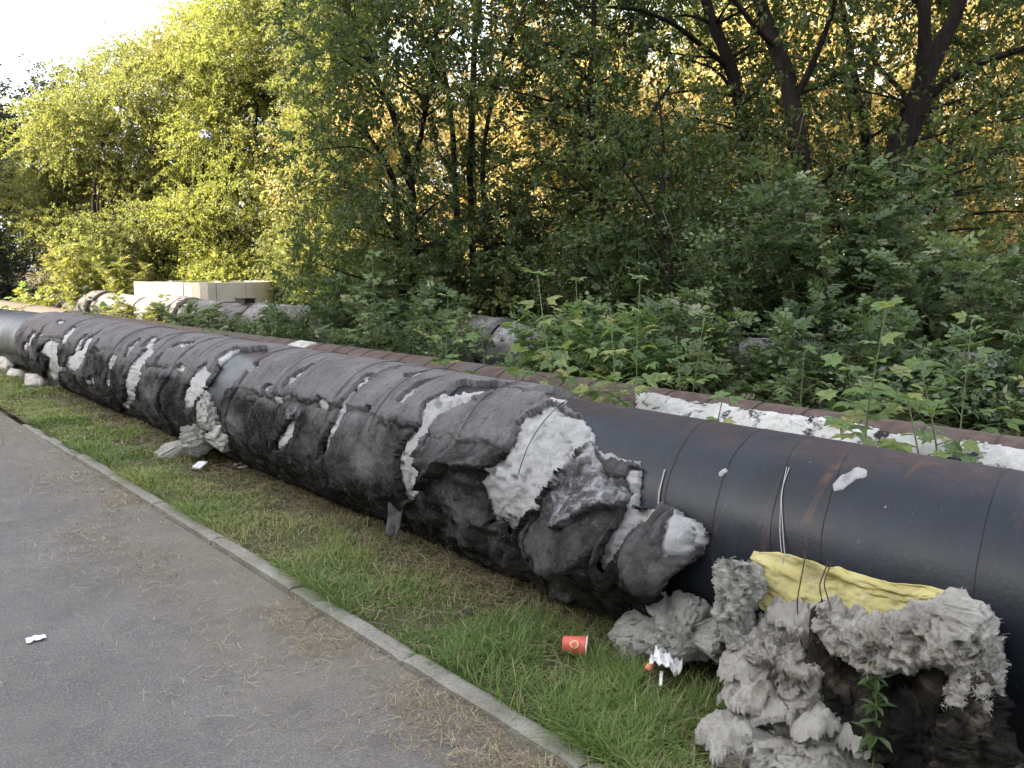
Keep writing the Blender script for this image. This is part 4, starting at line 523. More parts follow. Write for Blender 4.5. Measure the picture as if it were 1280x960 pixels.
# loose flap of felt hanging from the lagging
def sheet(name, grid_pts, mat, parent=None, thick=.006, attrs=None):
    G = np.asarray(grid_pts, float); a, b, _ = G.shape; i = (np.arange(a-1)[:, None]*b+np.arange(b-1)[None]).ravel()
    o = link(name, mesh(name, G.reshape(-1, 3), np.stack([i, i+1, i+1+b, i+b], 1), mat, attrs=attrs), parent)
    m = o.modifiers.new('thickness', 'SOLIDIFY'); m.thickness = thick; m.offset = 0; return o
u, v = np.meshgrid(np.linspace(0, 1, 22), np.linspace(0, 1, 30), indexing='ij')
top_ = np.array([2.53, 3.80, .42]); wd = .10-.06*v
G = np.stack([top_[0]-.03*v+.015*fbm(u*4, v*4, 0, 3, 5)+.02*np.sin(u*5), top_[1]+(u-.5)*wd*1.6+.05*v, top_[2]-.34*v+.02*fbm(u*6, 0, 0, 3, 6)], -1)
sheet('felt_flap', G, MT['felt'], main_pipe, .008, {'tone': np.full(u.size, .35), 'smear': np.full(u.size, .3)})
# ---- middle pipe
C2X, C2Z, R2 = 4.25, .46, .36
pipe2 = empty('heating_pipe', (0, 0, 0), 'narrower rust-brown pipe behind the black one, partly coated in white plaster', 'pipe')
V, F = cyl(C2X, C2Z, R2, np.concatenate([np.linspace(-4, 14, 60), np.linspace(14.5, 70, 40)]), 96, lambda y: -.03*sst(6, 12, y)); link('steel_shell', mesh('steel_shell', V, F, MT['rust']), pipe2)
Y2, T2 = shell_grid(.35, 4.2, .008, -60, 150, 2.0); Tm2 = np.radians(T2)*R2
edge = 66+5*fbm(Y2*3, 0, 0, 3, 101)+5*fbm(Y2*9, Tm2*9, 0, 4, 102)
m2 = (T2 < edge) & (Y2 > .45+.12*fbm(Tm2*7, 0, 4, 4, 106)) & (Y2 < 3.35+.12*fbm(Tm2*5, 0, 0, 3, 103)) ; c2, s2 = np.cos(np.radians(T2)), np.sin(np.radians(T2))
h2 = .014+.012*fbm(Y2*6, Tm2*6, 0, 5, 104)+.012*ridged(Y2*5, Tm2*5, 2, 4, 105); h2 = np.maximum(h2, .004)
masked('plaster_coat', np.stack([C2X-(R2+h2)*c2, Y2, C2Z+(R2+h2)*s2], -1), m2, np.stack([-c2, 0*c2, s2], -1), MT['plaster'], pipe2, {}, .03)
for y_ in np.arange(.6, 9, .32): ring_wire(float(y_)+rng.uniform(-.06, .06), rng.uniform(.01, .05), R2+.003, pipe2, .003, 10, 170, C2X, C2Z)
# scraps of pale lagging left on the middle pipe
for (yy_, tt) in ((8.0, 66),):
    Y3, T3 = np.meshgrid(np.linspace(yy_-.3, yy_+.3, 50), np.linspace(tt-30, tt+24, 36), indexing='ij'); c3, s3 = np.cos(np.radians(T3)), np.sin(np.radians(T3))
    m3 = (((Y3-yy_)/.26)**2+((T3-tt)/24)**2+.7*fbm(Y3*6, T3*.1, 0, 4, 110)) < .8; h3 = .007+.008*fbm(Y3*9, T3*.12, 0, 4, 111)
    masked('lagging_scrap', np.stack([C2X-(R2+h3)*c3, Y3, C2Z+(R2+h3)*s3], -1), m3, np.stack([-c3, 0*c3, s3], -1), MT['wool_grey'], pipe2, {}, .03)
# ---- rear pipe, all in grey felt
C3X, C3Z, R3 = 6.4, .52, .42
pipe3 = empty('heating_pipe', (0, 0, 0), 'rear pipe wrapped in wrinkled grey felt, half hidden by shrubs', 'pipe')
Y4, T4 = shell_grid(1.0, 60, .011, -80, 150, 3.0); Tm4 = np.radians(T4)*R3; c4, s4 = np.cos(np.radians(T4)), np.sin(np.radians(T4))
h4 = .02+.03*ridged(Y4*1.7, Tm4*2.5, 0, 4, 120)+.03*fbm(Y4*.9, Tm4*2, 0, 3, 121)
t4 = np.clip(.25+.6*fbm(Y4*1.2, Tm4*3, 0, 4, 122)+.5*sst(40, 0, T4), 0, 1); s4m = np.clip(fbm(Y4*1.4, Tm4*3, 6, 4, 123), 0, 1)
P4 = np.stack([C3X-(R3+h4)*c4, Y4, C3Z+(R3+h4)*s4], -1); N4 = np.stack([-c4, 0*c4, s4], -1)
cc = [0, 3.2, 5.4, 7.3, 9.2, 11.5, 14, 17, 19.5, 23, 28, 70]
for q in range(len(cc)-1):
    e0 = cc[q]+.1*fbm(Tm4*3, cc[q], 0, 3, 125); e1 = cc[q+1]+.1*fbm(Tm4*3, cc[q+1], 0, 3, 125)
    masked('felt_wrap', P4+N4*(.03*(q % 2)), (Y4 >= e0) & (Y4 < e1-.02), N4, MT['felt'], pipe3, {'tone': t4, 'smear': s4m}, .06)
V, F = cyl(C3X, C3Z, R3-.03, np.linspace(-3, 70, 50), 48); link('steel_shell', mesh('steel_shell', V, F, MT['rust']), pipe3)
# ------------------------------------------------------------------ fallen insulation
def ico(sub):
    import bmesh
    bm = bmesh.new(); bmesh.ops.create_icosphere(bm, subdivisions=sub, radius=1); V = np.array([v.co[:] for v in bm.verts]); F = np.array([[v.index for v in f.verts] for f in bm.faces]); bm.free(); return V, F
ICO = {s: ico(s) for s in (3, 5, 7)}
def clump(name, ells, mat, label=None, cat=None, amp=.045, freq=7, sub=7, parent=None, seed=0, group=None):
    E = np.array(ells, float); c = (E[:, :3]*E[:, 3:].prod(1)[:, None]).sum(0)/E[:, 3:].prod(1).sum()
    d, F = ICO[sub]; R = np.zeros(len(d))
    for e in E:
        o = (c-e[:3])/e[3:]; dd = d/e[3:]; A = (dd*dd).sum(1); B = dd@o; C = o@o-1; disc = B*B-A*C
        t = np.where(disc > 0, (-B+np.sqrt(np.maximum(disc, 0)))/A, 0); R = np.maximum(R, t)
    R = np.maximum(R, .04); V = c+d*R[:, None]
    f = freq
    n = fbm(V[:, 0]*f, V[:, 1]*f, V[:, 2]*f, 5, seed+1)*1.0+ridged(V[:, 0]*f*1.4, V[:, 1]*f*1.4, V[:, 2]*f*1.4, 4, seed+5)*.55
    V = V+d*(amp*n)[:, None]+rng.normal(size=V.shape)*amp*.02
    n2 = np.stack([fbm(V[:, 0]*f*1.3, V[:, 1]*f*1.3, V[:, 2]*f*1.3, 3, seed+q) for q in (20, 30, 40)], 1); V += n2*amp*.9
    V = V+d*(amp*.30*fbm(V[:, 0]*f*7, V[:, 1]*f*7, V[:, 2]*f*7, 3, seed+50)+amp*.30*ridged(V[:, 0]*f*2+V[:, 2]*f*3, V[:, 1]*f*6, V[:, 2]*f*2-V[:, 0]*f*3, 4, seed+60)-amp*.9*sst(.08, .42, fbm(V[:, 0]*f*2.2, V[:, 1]*f*2.2, V[:, 2]*f*2.2, 4, seed+70))-amp*.5*sst(.15, .4, fbm(V[:, 0]*f*5, V[:, 1]*f*5, V[:, 2]*f*5, 3, seed+75)))[:, None]
    V[:, 2] = np.maximum(V[:, 2], -.03)
    base = np.array([c[0], c[1], 0]); o = link(name, mesh(name, V-base if parent is None else V, F, mat), parent, base if parent is None else None)
    if mat is not MT['tar'] and sub > 5: fuzz(o, V-base, d, 2600, .030, seed)
    return tag(o, label, cat, group)
def fuzz(o, V, d, n, L=.03, seed=0):
    r = np.random.default_rng(seed); i_ = r.integers(0, len(V), n); p = V[i_]; t = norm(np.cross(d[i_], r.normal(size=(n, 3)))); s = norm(np.cross(t, d[i_])); l = L*r.uniform(.4, 1.3, n)[:, None]; out = []
    for q, hgt in ((-.5, -.1), (0, r.uniform(.02, .12, (n, 1))), (.5, r.uniform(-.15, .28, (n, 1)))):
        c = p+t*(q*l)+d[i_]*(hgt*l)+s*(r.normal(size=(n, 1))*.18*l); out += [c-s*.0008, c+s*.0008]
    W_ = np.stack(out, 1).reshape(-1, 3); k_ = (np.arange(n)*6)[:, None]
    f = link('fibres', mesh('fibres', W_, np.concatenate([k_+[0, 2, 3, 1], k_+[2, 4, 5, 3]]), o.data.materials[0]), o); f['kind'] = 'stuff'
clump('wool_clump', D['CL_A'], MT['wool_grey'], 'grey lump of mineral wool on the grass below the dangling torn end', 'insulation', .035, 9, seed=3)
P = resample([tuple(D['CL_STRIP'][0])]+[tuple(q) for q in D['CL_STRIP'][1:]], 40)
u, v = np.meshgrid(np.linspace(0, 1, 40), np.linspace(-1, 1, 26), indexing='ij')
G = P[:, None, :]+np.stack([0*u, -.055*v*(1+.4*u), .01*v], -1); G[..., 0] += -.02*(1-v*v)+.02*fbm(u*6, v*3, 0, 4, 131); G[..., 1] += .012*fbm(u*9, v*2, 4, 4, 132); G[..., 2] += .01*fbm(u*9, v*7, 9, 4, 133)
sheet('wool_strip', G, MT['wool'], main_pipe, .02)
hb = clump('wool_clump', D['CL_B'], MT['wool_brown'], 'steep heap of stained wool left of the weed, under the yellow cloth', 'insulation', .05, 8, seed=13)
hc = clump('wool_clump', D['CL_C'], MT['wool_brown'], 'long slab of stained wool lowest in front, at the bottom edge', 'insulation', .045, 8, seed=23)
clump('wool_clump', D['CL_D'], MT['wool_grey'], 'tall tangled pile of grey wool by the bare steel band', 'insulation', .05, 9, seed=33)
clump('wool_clump', D['CL_E'], MT['wool_brown'], 'wool heap fallen at the far end of the pipe', 'insulation', .05, 5, 5, seed=43)
clump('wool_clump', D['CL_F'], MT['wool_brown'], 'yellowish wool heap at the left edge beside the pipe', 'insulation', .05, 5, 5, seed=53)
clump('wool_clump', D['CL_EDGE'], MT['wool_grey'], 'small wool lump cut off by the right edge', 'insulation', .03, 10, 5, seed=63)
def torn_layer(parent, off, c, sx, sy, rz, seed, mat, n=44):
    u, v = np.meshgrid(np.linspace(-1, 1, n), np.linspace(-1, 1, n), indexing='ij'); th = np.arctan2(v, u); rr = np.hypot(u, v)
    e = .78+.30*fbm(np.cos(th)*1.7, np.sin(th)*1.7, seed, 5, seed); X = u*sx; Yl = v*sy; ca, sa = math.cos(rz), math.sin(rz)
    Z = .05*fbm(u*1.6, v*1.6, 0, 4, seed+1)+.02*ridged(u*4, v*2, 0, 4, seed+2)-.10*rr**2*max(sx, sy)/.14*.8+.012*fbm(u*11, v*11, 0, 3, seed+3)
    P = np.stack([c[0]-off[0]+X*ca-Yl*sa, c[1]-off[1]+X*sa+Yl*ca, np.maximum(.0, c[2]+Z)], -1)
    Nn = np.zeros_like(P); Nn[..., 2] = 1
    return masked('torn_layer', P, rr < e, Nn, mat, parent, {}, .022)
def fat(name, pts, rads, mat, parent, amp, f, seed, n=200, m=90):
    P = resample(np.concatenate([np.asarray(pts), np.asarray(rads)[:, None]], 1), n); R = P[:, 3]; R[0] *= .5; R[-1] *= .6
    V, F = tube(P[:, :3], R, m); C_ = np.repeat(P[:, :3], m, 0); d = norm(V-C_)
    nn = fbm(V[:, 0]*f, V[:, 1]*f, V[:, 2]*f, 5, seed)+.5*ridged(V[:, 0]*f*1.5, V[:, 1]*f*1.5, V[:, 2]*f*1.5, 4, seed+3)
    V = V+d*(amp*1.1*nn+amp*1.2*fbm(V[:, 0]*f*.45, V[:, 1]*f*.45, V[:, 2]*f*.45, 2, seed+80))[:, None]+np.stack([fbm(V[:, 0]*f*1.6, V[:, 1]*f*1.6, V[:, 2]*f*1.6, 3, seed+q) for q in (11, 17, 19)], 1)*amp*.7
    V = V+d*(amp*.4*fbm(V[:, 0]*f*6, V[:, 1]*f*6, V[:, 2]*f*6, 3, seed+50)+amp*.5*ridged(V[:, 0]*f*3, V[:, 1]*f*3, V[:, 2]*f*3, 3, seed+60))[:, None]
    V = V-d*(amp*.8*sst(.08, .42, fbm(V[:, 0]*f*2.2, V[:, 1]*f*2.2, V[:, 2]*f*2.2, 4, seed+70))+amp*.4*sst(.15, .4, fbm(V[:, 0]*f*5, V[:, 1]*f*5, V[:, 2]*f*5, 3, seed+75)))[:, None]
    o = link(name, mesh(name, V, F, mat), parent); fuzz(o, V, d, 1800, .028, seed); return o
e_ = D['CL_C']
for q_, (k_, dx, dy, dz, sx, sy, rz) in enumerate(((0, -.02, .02, .085, .17, .13, .3), (1, -.05, .02, .15, .19, .14, 1.1), (2, -.06, 0, .15, .17, .13, .2), (3, -.05, .02, .14, .16, .13, .8))):
    torn_layer(hc, hc.location, (e_[k_][0]+dx, e_[k_][1]+dy, e_[k_][2]+dz), sx, sy, rz, 300+q_*9, MT['wool_brown'])
e_ = D['CL_B']
for q_, (k_, dx, dy, dz, sx, sy, rz) in enumerate(((0, -.03, .02, .10, .12, .10, .4), (2, -.05, .02, .10, .13, .11, .2), (4, -.05, .03, .09, .13, .12, 1.3))):
    torn_layer(hb, hb.location, (e_[k_][0]+dx, e_[k_][1]+dy, e_[k_][2]+dz), sx, sy, rz, 350+q_*9, MT['wool_brown'])
blanket = empty('insulation_blanket', (2.55, 1.0, 0), 'peeled insulation blanket slumped against the pipe with yellow cloth lining on top', 'insulation')
blanket.location = (0, 0, 0)
RIM = np.array(D['RIM'])
fat('wool_rim', RIM[:7], [.04, .055, .068, .074, .074, .068, .06], MT['wool_brown'], blanket, .040, 9, 71)
fat('wool_rim', RIM[6:9], [.055, .055, .04], MT['wool_brown'], blanket, .04, 9, 75)
fat('tarred_edge', RIM[7:], [.03, .05, .06, .06], MT['tar'], blanket, .04, 8, 78)
fat('wool_roll', D['ROLL'], [.055, .06, .055, .06], MT['wool_grey'], blanket, .035, 10, 81)
# dark tarred back of the blanket
A = resample(RIM[1:7], 60); B = np.stack([np.linspace(2.42, 2.34, 60), np.linspace(1.20, .72, 60), np.full(60, -.02)], 1)
v = np.linspace(0, 1, 60)[None, :, None]; G = A[:, None]*(1-v)+B[:, None]*v
uu, vv = np.meshgrid(np.linspace(0, 1, 60), v.ravel(), indexing='ij'); G[..., 0] += .05*np.sin(np.minimum(1, vv*2)*np.pi)-.02*np.sin(vv*np.pi)+.06*fbm(G[..., 1]*6, G[..., 2]*6, 0, 5, 141)+.02*ridged(G[..., 1]*9, G[..., 2]*9, 0, 4, 142)+.03
sheet('tarred_back', G, MT['tar'], blanket, .03)
B2 = RIM[1]; clump('tarred_lump', [[2.46, 1.235, .40, .06, .06, .13], [2.43, 1.20, .28, .07, .07, .10], [2.44, 1.15, .18, .08, .1, .14]], MT['tar'], None, None, .03, 9, 5, blanket, 91)
clump('tarred_lump', [[2.38, .93, .20, .06, .13, .15], [2.40, .83, .27, .06, .08, .2]], MT['tar'], None, None, .05, 7, 5, blanket, 95)
# yellow cloth
U_ = resample(D['CLOTH_U'], 120); L_ = np.array(D['CLOTH_L']); L_ = resample(L_, 120)
v = np.linspace(0, 1, 34)[None, :, None]; G = U_[:, None]*(1-v)+L_[:, None]*v
uu, vv = np.meshgrid(np.linspace(0, 1, 120), v.ravel(), indexing='ij')
fold = .020*ridged(uu*2.2+vv*1.2, vv*4.5-uu*3.2, 0, 4, 151)+.008*fbm(uu*14, vv*5, 0, 3, 152)
sag = np.sin(vv*np.pi)*.006-.035*np.exp(-((uu-.43)/.05)**2)*np.sin(vv*np.pi)
fold = fold*.8+.004*ridged(uu*9+vv*4, vv*11-uu*6, 4, 3, 156); G[..., 0] -= fold+sag; G[..., 2] += .022*vv*fbm(uu*16, 0, 9, 4, 155)+ .012*fbm(uu*7, vv*2, 5, 3, 153)
sheet('yellow_cloth', G, MT['yellow'], blanket, .004)
for (a, b_) in (((2.485, 1.325, .66), (2.40, 1.275, .36)), ((2.49, 1.245, .66), (2.41, 1.215, .52)), ((2.49, 1.235, .66), (2.41, 1.195, .54))):
    a, b_ = np.array(a), np.array(b_); strand([a, .5*(a+b_)+[-.03, .01, 0], b_], .0022, 'tie_wire', blanket, MT['wire'])
# ------------------------------------------------------------------ concrete chamber wall
wc = np.array([7.95, 20.4]); wall = empty('chamber_wall', (wc[0], wc[1], 0), 'round pale concrete chamber of upright panels beyond the pipes', 'wall')
npan = 14; rw = 1.6
for q in range(npan):
    a0 = q/npan*2*np.pi+.004; a1 = (q+1)/npan*2*np.pi-.004; a = np.linspace(a0, a1, 5); ro, ri = rw+rng.normal()*.003, rw-.16; zt = 1.27+rng.normal()*.003
    V = np.concatenate([np.stack([r_*np.cos(a), r_*np.sin(a), np.full(5, z_)], 1) for r_, z_ in ((ro, -.1), (ro, zt), (ri, zt), (ri, -.1))])
    F = [[j*5+i_, j*5+i_+1, ((j+1) % 4)*5+i_+1, ((j+1) % 4)*5+i_] for j in range(4) for i_ in range(4)]
    caps = [[0, 5, 10, 15], [4, 19, 14, 9]]
    link('panel', mesh('panel', V, np.array(F+caps), MT['wall'], smooth=False), wall)
# ------------------------------------------------------------------ trees
LEAF2 = (np.array([[0, 0, 0], [-.28, .45, .08], [0, 1, -.06], [.28, .45, .08]]), np.array([[0, 2, 1], [0, 3, 2]]))
LEAF4 = (np.array([[0, 0, 0], [-.24, .28, .07], [-.22, .62, .07], [0, 1, -.10], [.22, .62, .07], [.24, .28, .07]]), np.array([[0, 3, 2, 1], [0, 5, 4, 3]]))
def pinnate(nl):
    vs, fs, n = [], [], 0
    for i_ in range(nl):
        for s in (-1, 1) if i_ < nl-1 else (0,):
            pos = np.array([0, .18+.62*i_/(nl-1), -.1*(i_/(nl-1))**2]); ang = s*math.radians(58); sc = .36
            v = LEAF4[0]*sc*np.array([1.15, 1, 1]); v = np.stack([v[:, 0]*math.cos(ang)+v[:, 1]*math.sin(ang), -v[:, 0]*math.sin(ang)+v[:, 1]*math.cos(ang), v[:, 2]-.12*abs(s)*v[:, 1]], 1)+pos
            vs.append(v); fs.append(LEAF4[1]+n); n += len(v)
    return np.concatenate(vs), np.concatenate(fs)
PIN = pinnate(4); TRI = pinnate(2)
def spray_leaves(C, dirs, lens, nl, size, droop=.3, up=.6):
    """leafy twigs: C start, dirs unit, lens; nl leaves each; returns leaf frames and twig ends"""
    n = len(C); t = rng.uniform(.1, 1, (n, nl)); side = rng.normal(size=(n, nl, 3))
    d = dirs[:, None]; P = C[:, None]+d*(t*lens[:, None])[..., None]; P[..., 2] -= droop*(t*lens[:, None])**2
    Dl = norm(d*.7+norm(side)*.8+np.array([0, 0, -.25])); N = norm(rng.normal(size=(n, nl, 3))+np.array([0, 0, up*2]))
    P = P+norm(side)*size*.3
    return P.reshape(-1, 3), Dl.reshape(-1, 3), N.reshape(-1, 3), size*rng.uniform(.65, 1.25, n*nl)
def twigs(C, dirs, lens, r):
    n = len(C); a = np.array([0, 2.1, 4.2]); X = norm(np.cross(dirs, rnd(n))); Z = np.cross(dirs, X)
    ring = (np.cos(a)[None, :, None]*X[:, None]+np.sin(a)[None, :, None]*Z[:, None])*r
    tip = C+dirs*lens[:, None]; tip[:, 2] -= .3*lens**2
    V = np.concatenate([C[:, None]+ring, tip[:, None]], 1).reshape(-1, 3); o = (np.arange(n)*4)[:, None]
    return V, np.concatenate([o+[0, 1, 3], o+[1, 2, 3], o+[2, 0, 3]])
def make_tree(name, label, cat, limbs, blobs, mat, per=16, nl=18, size=.065, group=None, proto=LEAF2, origin=None, slen=.42, tintshift=0, smin=.02, up=.6):
    B = np.array(blobs, float); lim = [np.array(l, float) for l in limbs]
    base = np.array([lim[0][0][0], lim[0][0][1], 0]) if origin is None else np.asarray(origin, float)
    root = empty(name, base, label, cat, group)
    tr0 = lim[0].copy(); ext = tr0[0].copy(); ext[2] = -.1; ext[3] *= 1.25
    if tr0[0][2] > .05: tr0 = np.concatenate([[ext], tr0])
    def limb_mesh(L, n):
        q = resample(L, max(6, 4*len(L))); r_ = q[:, 3]*(1+.10*fbm(q[:, 0]*6, q[:, 1]*6, q[:, 2]*6, 3, 7)); w = .03*np.stack([fbm(q[:, 2]*2, q[:, 0], z_, 3, 8) for z_ in (1, 5, 9)], 1)
        return tube(q[:, :3]+w*np.minimum(1, r_*20)[:, None]-base, r_, n)
    V, F = limb_mesh(tr0, 12); link('trunk', mesh('trunk', V, F, MT['bark']), root)
    for L in lim[1:]:
        V, F = limb_mesh(L, 8); link('limb', mesh('limb', V, F, MT['bark']), root)
    allp = np.concatenate([resample(l, 14) for l in lim]); parts = []; Cs, Ds, Ls, Ts = [], [], [], []
    for b in B:
        d2 = np.linalg.norm((allp[:, :3]-b[:3])*[1, 1, 1.3], axis=1)+np.maximum(0, allp[:, 2]-b[2]+.2)*2; q = allp[d2.argmin()]
        mid = .5*(q[:3]+b[:3])+rng.normal(size=3)*.12+[0, 0, .08]
        r0 = max(.006, min(q[3]*.5, .03)); parts.append(tube(resample([[*q[:3], r0], [*mid, r0*.6], [*b[:3], .004]], 7)[:, :3]-base, np.linspace(r0, .004, 7), 5))
        k_ = max(3, int(per*(b[3]/.5)**2)); o = rnd(k_)*(rng.uniform(0, 1, (k_, 1))**.45)*b[3]; o[:, 2] *= .75
        Cs.append(b[:3]+o*.75); Ds.append(norm(o+rng.normal(size=o.shape)*.25*b[3]+np.array([0, 0, -.08]))); Ls.append(rng.uniform(.5, 1.2, k_)*slen)
        Ts.append(np.full(k_, rng.normal()*.13)+rng.normal(size=k_)*.05)
    C = np.concatenate(Cs); Dd = np.concatenate(Ds); Ll = np.concatenate(Ls); Tt = np.concatenate(Ts)
    parts.append((lambda vf: (vf[0]-base, vf[1]))(twigs(C, Dd, Ll, .0045)))
    V, F = join(parts); link('branches', mesh('branches', V, F, MT['bark']), root)
    P, Dl, N, sz = spray_leaves(C, Dd, Ll, nl, size, up=up); V, F = scatter(*proto, P-base, Dl, N, np.maximum(sz, smin))
    tint = np.clip(.42+np.repeat(Tt, nl)+rng.normal(size=len(P))*.17+tintshift, 0, 1); tint = np.where(rng.random(len(P)) < .03, 1, tint)
    link('crown', mesh('crown', V, F, mat, smooth=False, attrs={'tint': np.repeat(tint, len(proto[0]))}), root)
    return root
TL = {'T_FORK': ('forked_tree', 'thick dark trunk forking in two at the upper right', MT['leaf_dark']),
      'T_DARK': ('broadleaf_tree', 'dark upright trunk rising behind the tallest shrubs, left of the forked tree', MT['leaf_dark']),
      'T_LEAN': ('broadleaf_tree', 'left-leaning dark trunk with one long bare side branch near the top', MT['leaf_dark']),
      'T_THIN': ('broadleaf_tree', 'slim straight trunk just left of the forked tree', MT['leaf_dark']),
      'T_LOW': ('broadleaf_tree', 'low tree with a crooked branch reaching right beneath the fork', MT['leaf_dark']),
      'T_MID': ('broadleaf_tree', 'several thin dark stems leaning left where sunlit and shaded trees meet', MT['leaf_dark']),
      'T_PAIR': ('broadleaf_tree', 'cluster of thin upright stems in the shaded middle of the wood', MT['leaf_dark']),
      'T_RIGHTMID': ('broadleaf_tree', 'dense dark green tree in the centre, trunk hidden by leaves', MT['leaf_dark']),
      'T_YOUNG': ('broadleaf_tree', 'young thin tree among shrubs, in front of the left-leaning trunk', MT['leaf_dark'])}
for k_, (nm, lb, mt) in TL.items():
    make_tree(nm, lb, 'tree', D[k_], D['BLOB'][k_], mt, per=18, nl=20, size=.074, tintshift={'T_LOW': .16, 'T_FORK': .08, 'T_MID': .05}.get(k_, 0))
lab = ['outermost sunlit tree with feathery crown against the white sky', 'sunlit feathery tree left of the one holding a bag', 'tall sunlit tree with a pale bag caught in its crown',
       'bright yellow-green tree right of the one holding a bag', 'sunlit tree rising behind the right half of the concrete chamber', 'half sunlit tree where the bright trees meet the dark wood']
for i_, e in enumerate(D['LEFT']):
    bx, by = e['base']; B = np.array(e['blobs']); hgt = B[:, 2].max()*.85
    limbs = [[[bx, by, -.1, .16], [bx+.15, by+.1, hgt*.25, .11], [bx-.25, by+.2, hgt*.5, .06], [bx+.15, by+.2, hgt*.75, .012]]]
    for a in rng.uniform(0, 6.28, 5):
        z0 = rng.uniform(.2, .55)*hgt; limbs.append([[bx, by, z0, .05], [bx+.35*math.cos(a), by+.35*math.sin(a), z0+.5, .03], [bx+.6*math.cos(a+.4), by+.6*math.sin(a+.4), z0+1.2, .008]])
    make_tree('elm_tree', lab[i_], 'tree', limbs, e['blobs'], MT['leaf_yel'] if i_ == 3 else MT['leaf_lit'], per=40, nl=30, size=.074, slen=.75, up=.08)
# generic trees, copied behind
def auto_tree(label, mat, h, rad, nb, group, size, per=12, nl=18, low=.15, name='background_tree', r0=.14):
    limbs = [[[0, 0, -.1, r0], [.1, .05, h*.3, r0*.8], [-.08, .1, h*.6, r0*.5], [.05, 0, h*.92, r0*.15]]]
    for a in np.arange(6)*1.05+rng.uniform(0, .5):
        z0 = rng.uniform(.2, .6)*h; limbs.append([[0, 0, z0, r0*.4], [rad*.4*math.cos(a), rad*.4*math.sin(a), z0+.1*h, r0*.25], [rad*.75*math.cos(a), rad*.75*math.sin(a), z0+.22*h, r0*.08]])
    bl = []
    for _ in range(nb):
        z = rng.uniform(low, 1)**.9*h; rr = rad*math.sqrt(max(.08, 1-((z/h-.5)/.58)**2))*rng.uniform(.2, 1)**.6; a = rng.uniform(0, 6.28); bl.append([rr*math.cos(a), rr*math.sin(a), z, rng.uniform(.5, .95)*rad/2.4])
    return make_tree(name, label, 'tree', limbs, bl, mat, per=per, nl=nl, size=size, slen=.6, group=group, up=.1)
def copy_tree(o, loc, rz=0, sc=1, label=None):
    c = o.copy(); COL.objects.link(c); c.location = loc; c.rotation_euler = (0, 0, rz); c.scale = (sc, sc, sc)
    if label: c['label'] = label
    for ch in o.children:
        d = ch.copy(); COL.objects.link(d); d.parent = c
    return c
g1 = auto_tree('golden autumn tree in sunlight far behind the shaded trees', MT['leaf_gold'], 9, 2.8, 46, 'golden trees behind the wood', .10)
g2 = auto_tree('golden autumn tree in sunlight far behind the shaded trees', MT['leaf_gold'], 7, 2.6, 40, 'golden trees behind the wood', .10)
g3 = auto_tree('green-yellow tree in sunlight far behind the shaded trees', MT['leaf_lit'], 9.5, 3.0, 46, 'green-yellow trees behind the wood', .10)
spots = []
for dist, n_, o_ in ((20, 8, 0), (26, 9, .04), (35, 11, .02)):
    for q in range(n_):
        yaw = math.radians((36 if dist < 24 else 27)+(q+.5+o_*5)*((86-(36 if dist < 24 else 27))/n_)); rr = dist*rng.uniform(.92, 1.1); spots.append((rr*math.sin(yaw), rr*math.cos(yaw)))
first = {0: 1, 1: 1, 2: 1}; pr = [g1, g2, g3]
for i_, (x_, y_) in enumerate(spots):
    w_ = [0, 1, 2, 1, 0][i_ % 5]
    sc = rng.uniform(.85, 1.25); rz = rng.uniform(0, 6.28)
    if first[w_]: pr[w_].location = (x_, y_, 0); pr[w_].rotation_euler = (0, 0, rz); first[w_] = 0
    else: copy_tree(pr[w_], (x_, y_, 0), rz, sc)
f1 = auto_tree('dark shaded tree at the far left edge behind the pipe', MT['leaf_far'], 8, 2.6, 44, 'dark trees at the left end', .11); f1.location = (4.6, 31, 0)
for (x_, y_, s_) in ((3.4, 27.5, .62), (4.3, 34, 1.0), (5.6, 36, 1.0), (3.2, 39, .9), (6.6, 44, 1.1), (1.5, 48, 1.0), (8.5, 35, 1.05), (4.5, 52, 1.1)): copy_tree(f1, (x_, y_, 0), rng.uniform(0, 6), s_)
# ------------------------------------------------------------------ shrubs
def shrub(label, x, y, h, rad, n, mat, size=.20, proto=PIN, cat='shrub', name='shrub', nst=9, group=None, shift=0, z0=0):
    root = empty(name, (x, y, z0), label, cat, group); st = []; C, Dd = [], []
    for q in range(nst):
        a = rng.uniform(0, 6.28); r_ = rad*rng.uniform(.1, 1)**.7; hh = h*rng.uniform(.55, 1.0)
        P = np.array([[rng.normal()*.06*rad, rng.normal()*.1*rad, 0], [.35*r_*math.cos(a), .35*r_*math.sin(a), hh*.5], [r_*math.cos(a), r_*math.sin(a), hh]]); Q = resample(P, 12)
        st.append(tube(Q, np.linspace(.009, .003, 12), 5)); m_ = int(1.3*n/nst); t = rng.uniform(.12, 1, m_)**.8; i_ = np.minimum(11, t*12.5).astype(int)
        ph = rng.uniform(0, 6.28, m_); C.append(Q[i_]+rng.normal(size=(m_, 3))*.03); Dd.append(np.stack([np.cos(ph), np.sin(ph), rng.uniform(-.15, .8, m_)], 1))
    C = np.concatenate(C); Dd = norm(np.concatenate(Dd)); N = norm(rng.normal(size=C.shape)*.5+np.array([-.25, -.15, 1.]))
    V, F = join(st); link('stems', mesh('stems', V, F, MT['drystem']), root)
    sz = size*.86*rng.uniform(.5, 1.3, len(C)); V, F = scatter(*proto, C, Dd, N, sz)
    tint = np.clip(.45+shift+rng.normal(size=len(C))*.17+np.repeat(rng.normal(size=nst)*.15, len(C)//nst), 0, 1); tint = np.where(rng.random(len(C)) < .04, 1, tint)
    link('foliage', mesh('foliage', V, F, mat, smooth=False, attrs={'tint': np.repeat(tint, len(proto[0]))}), root)
    return root
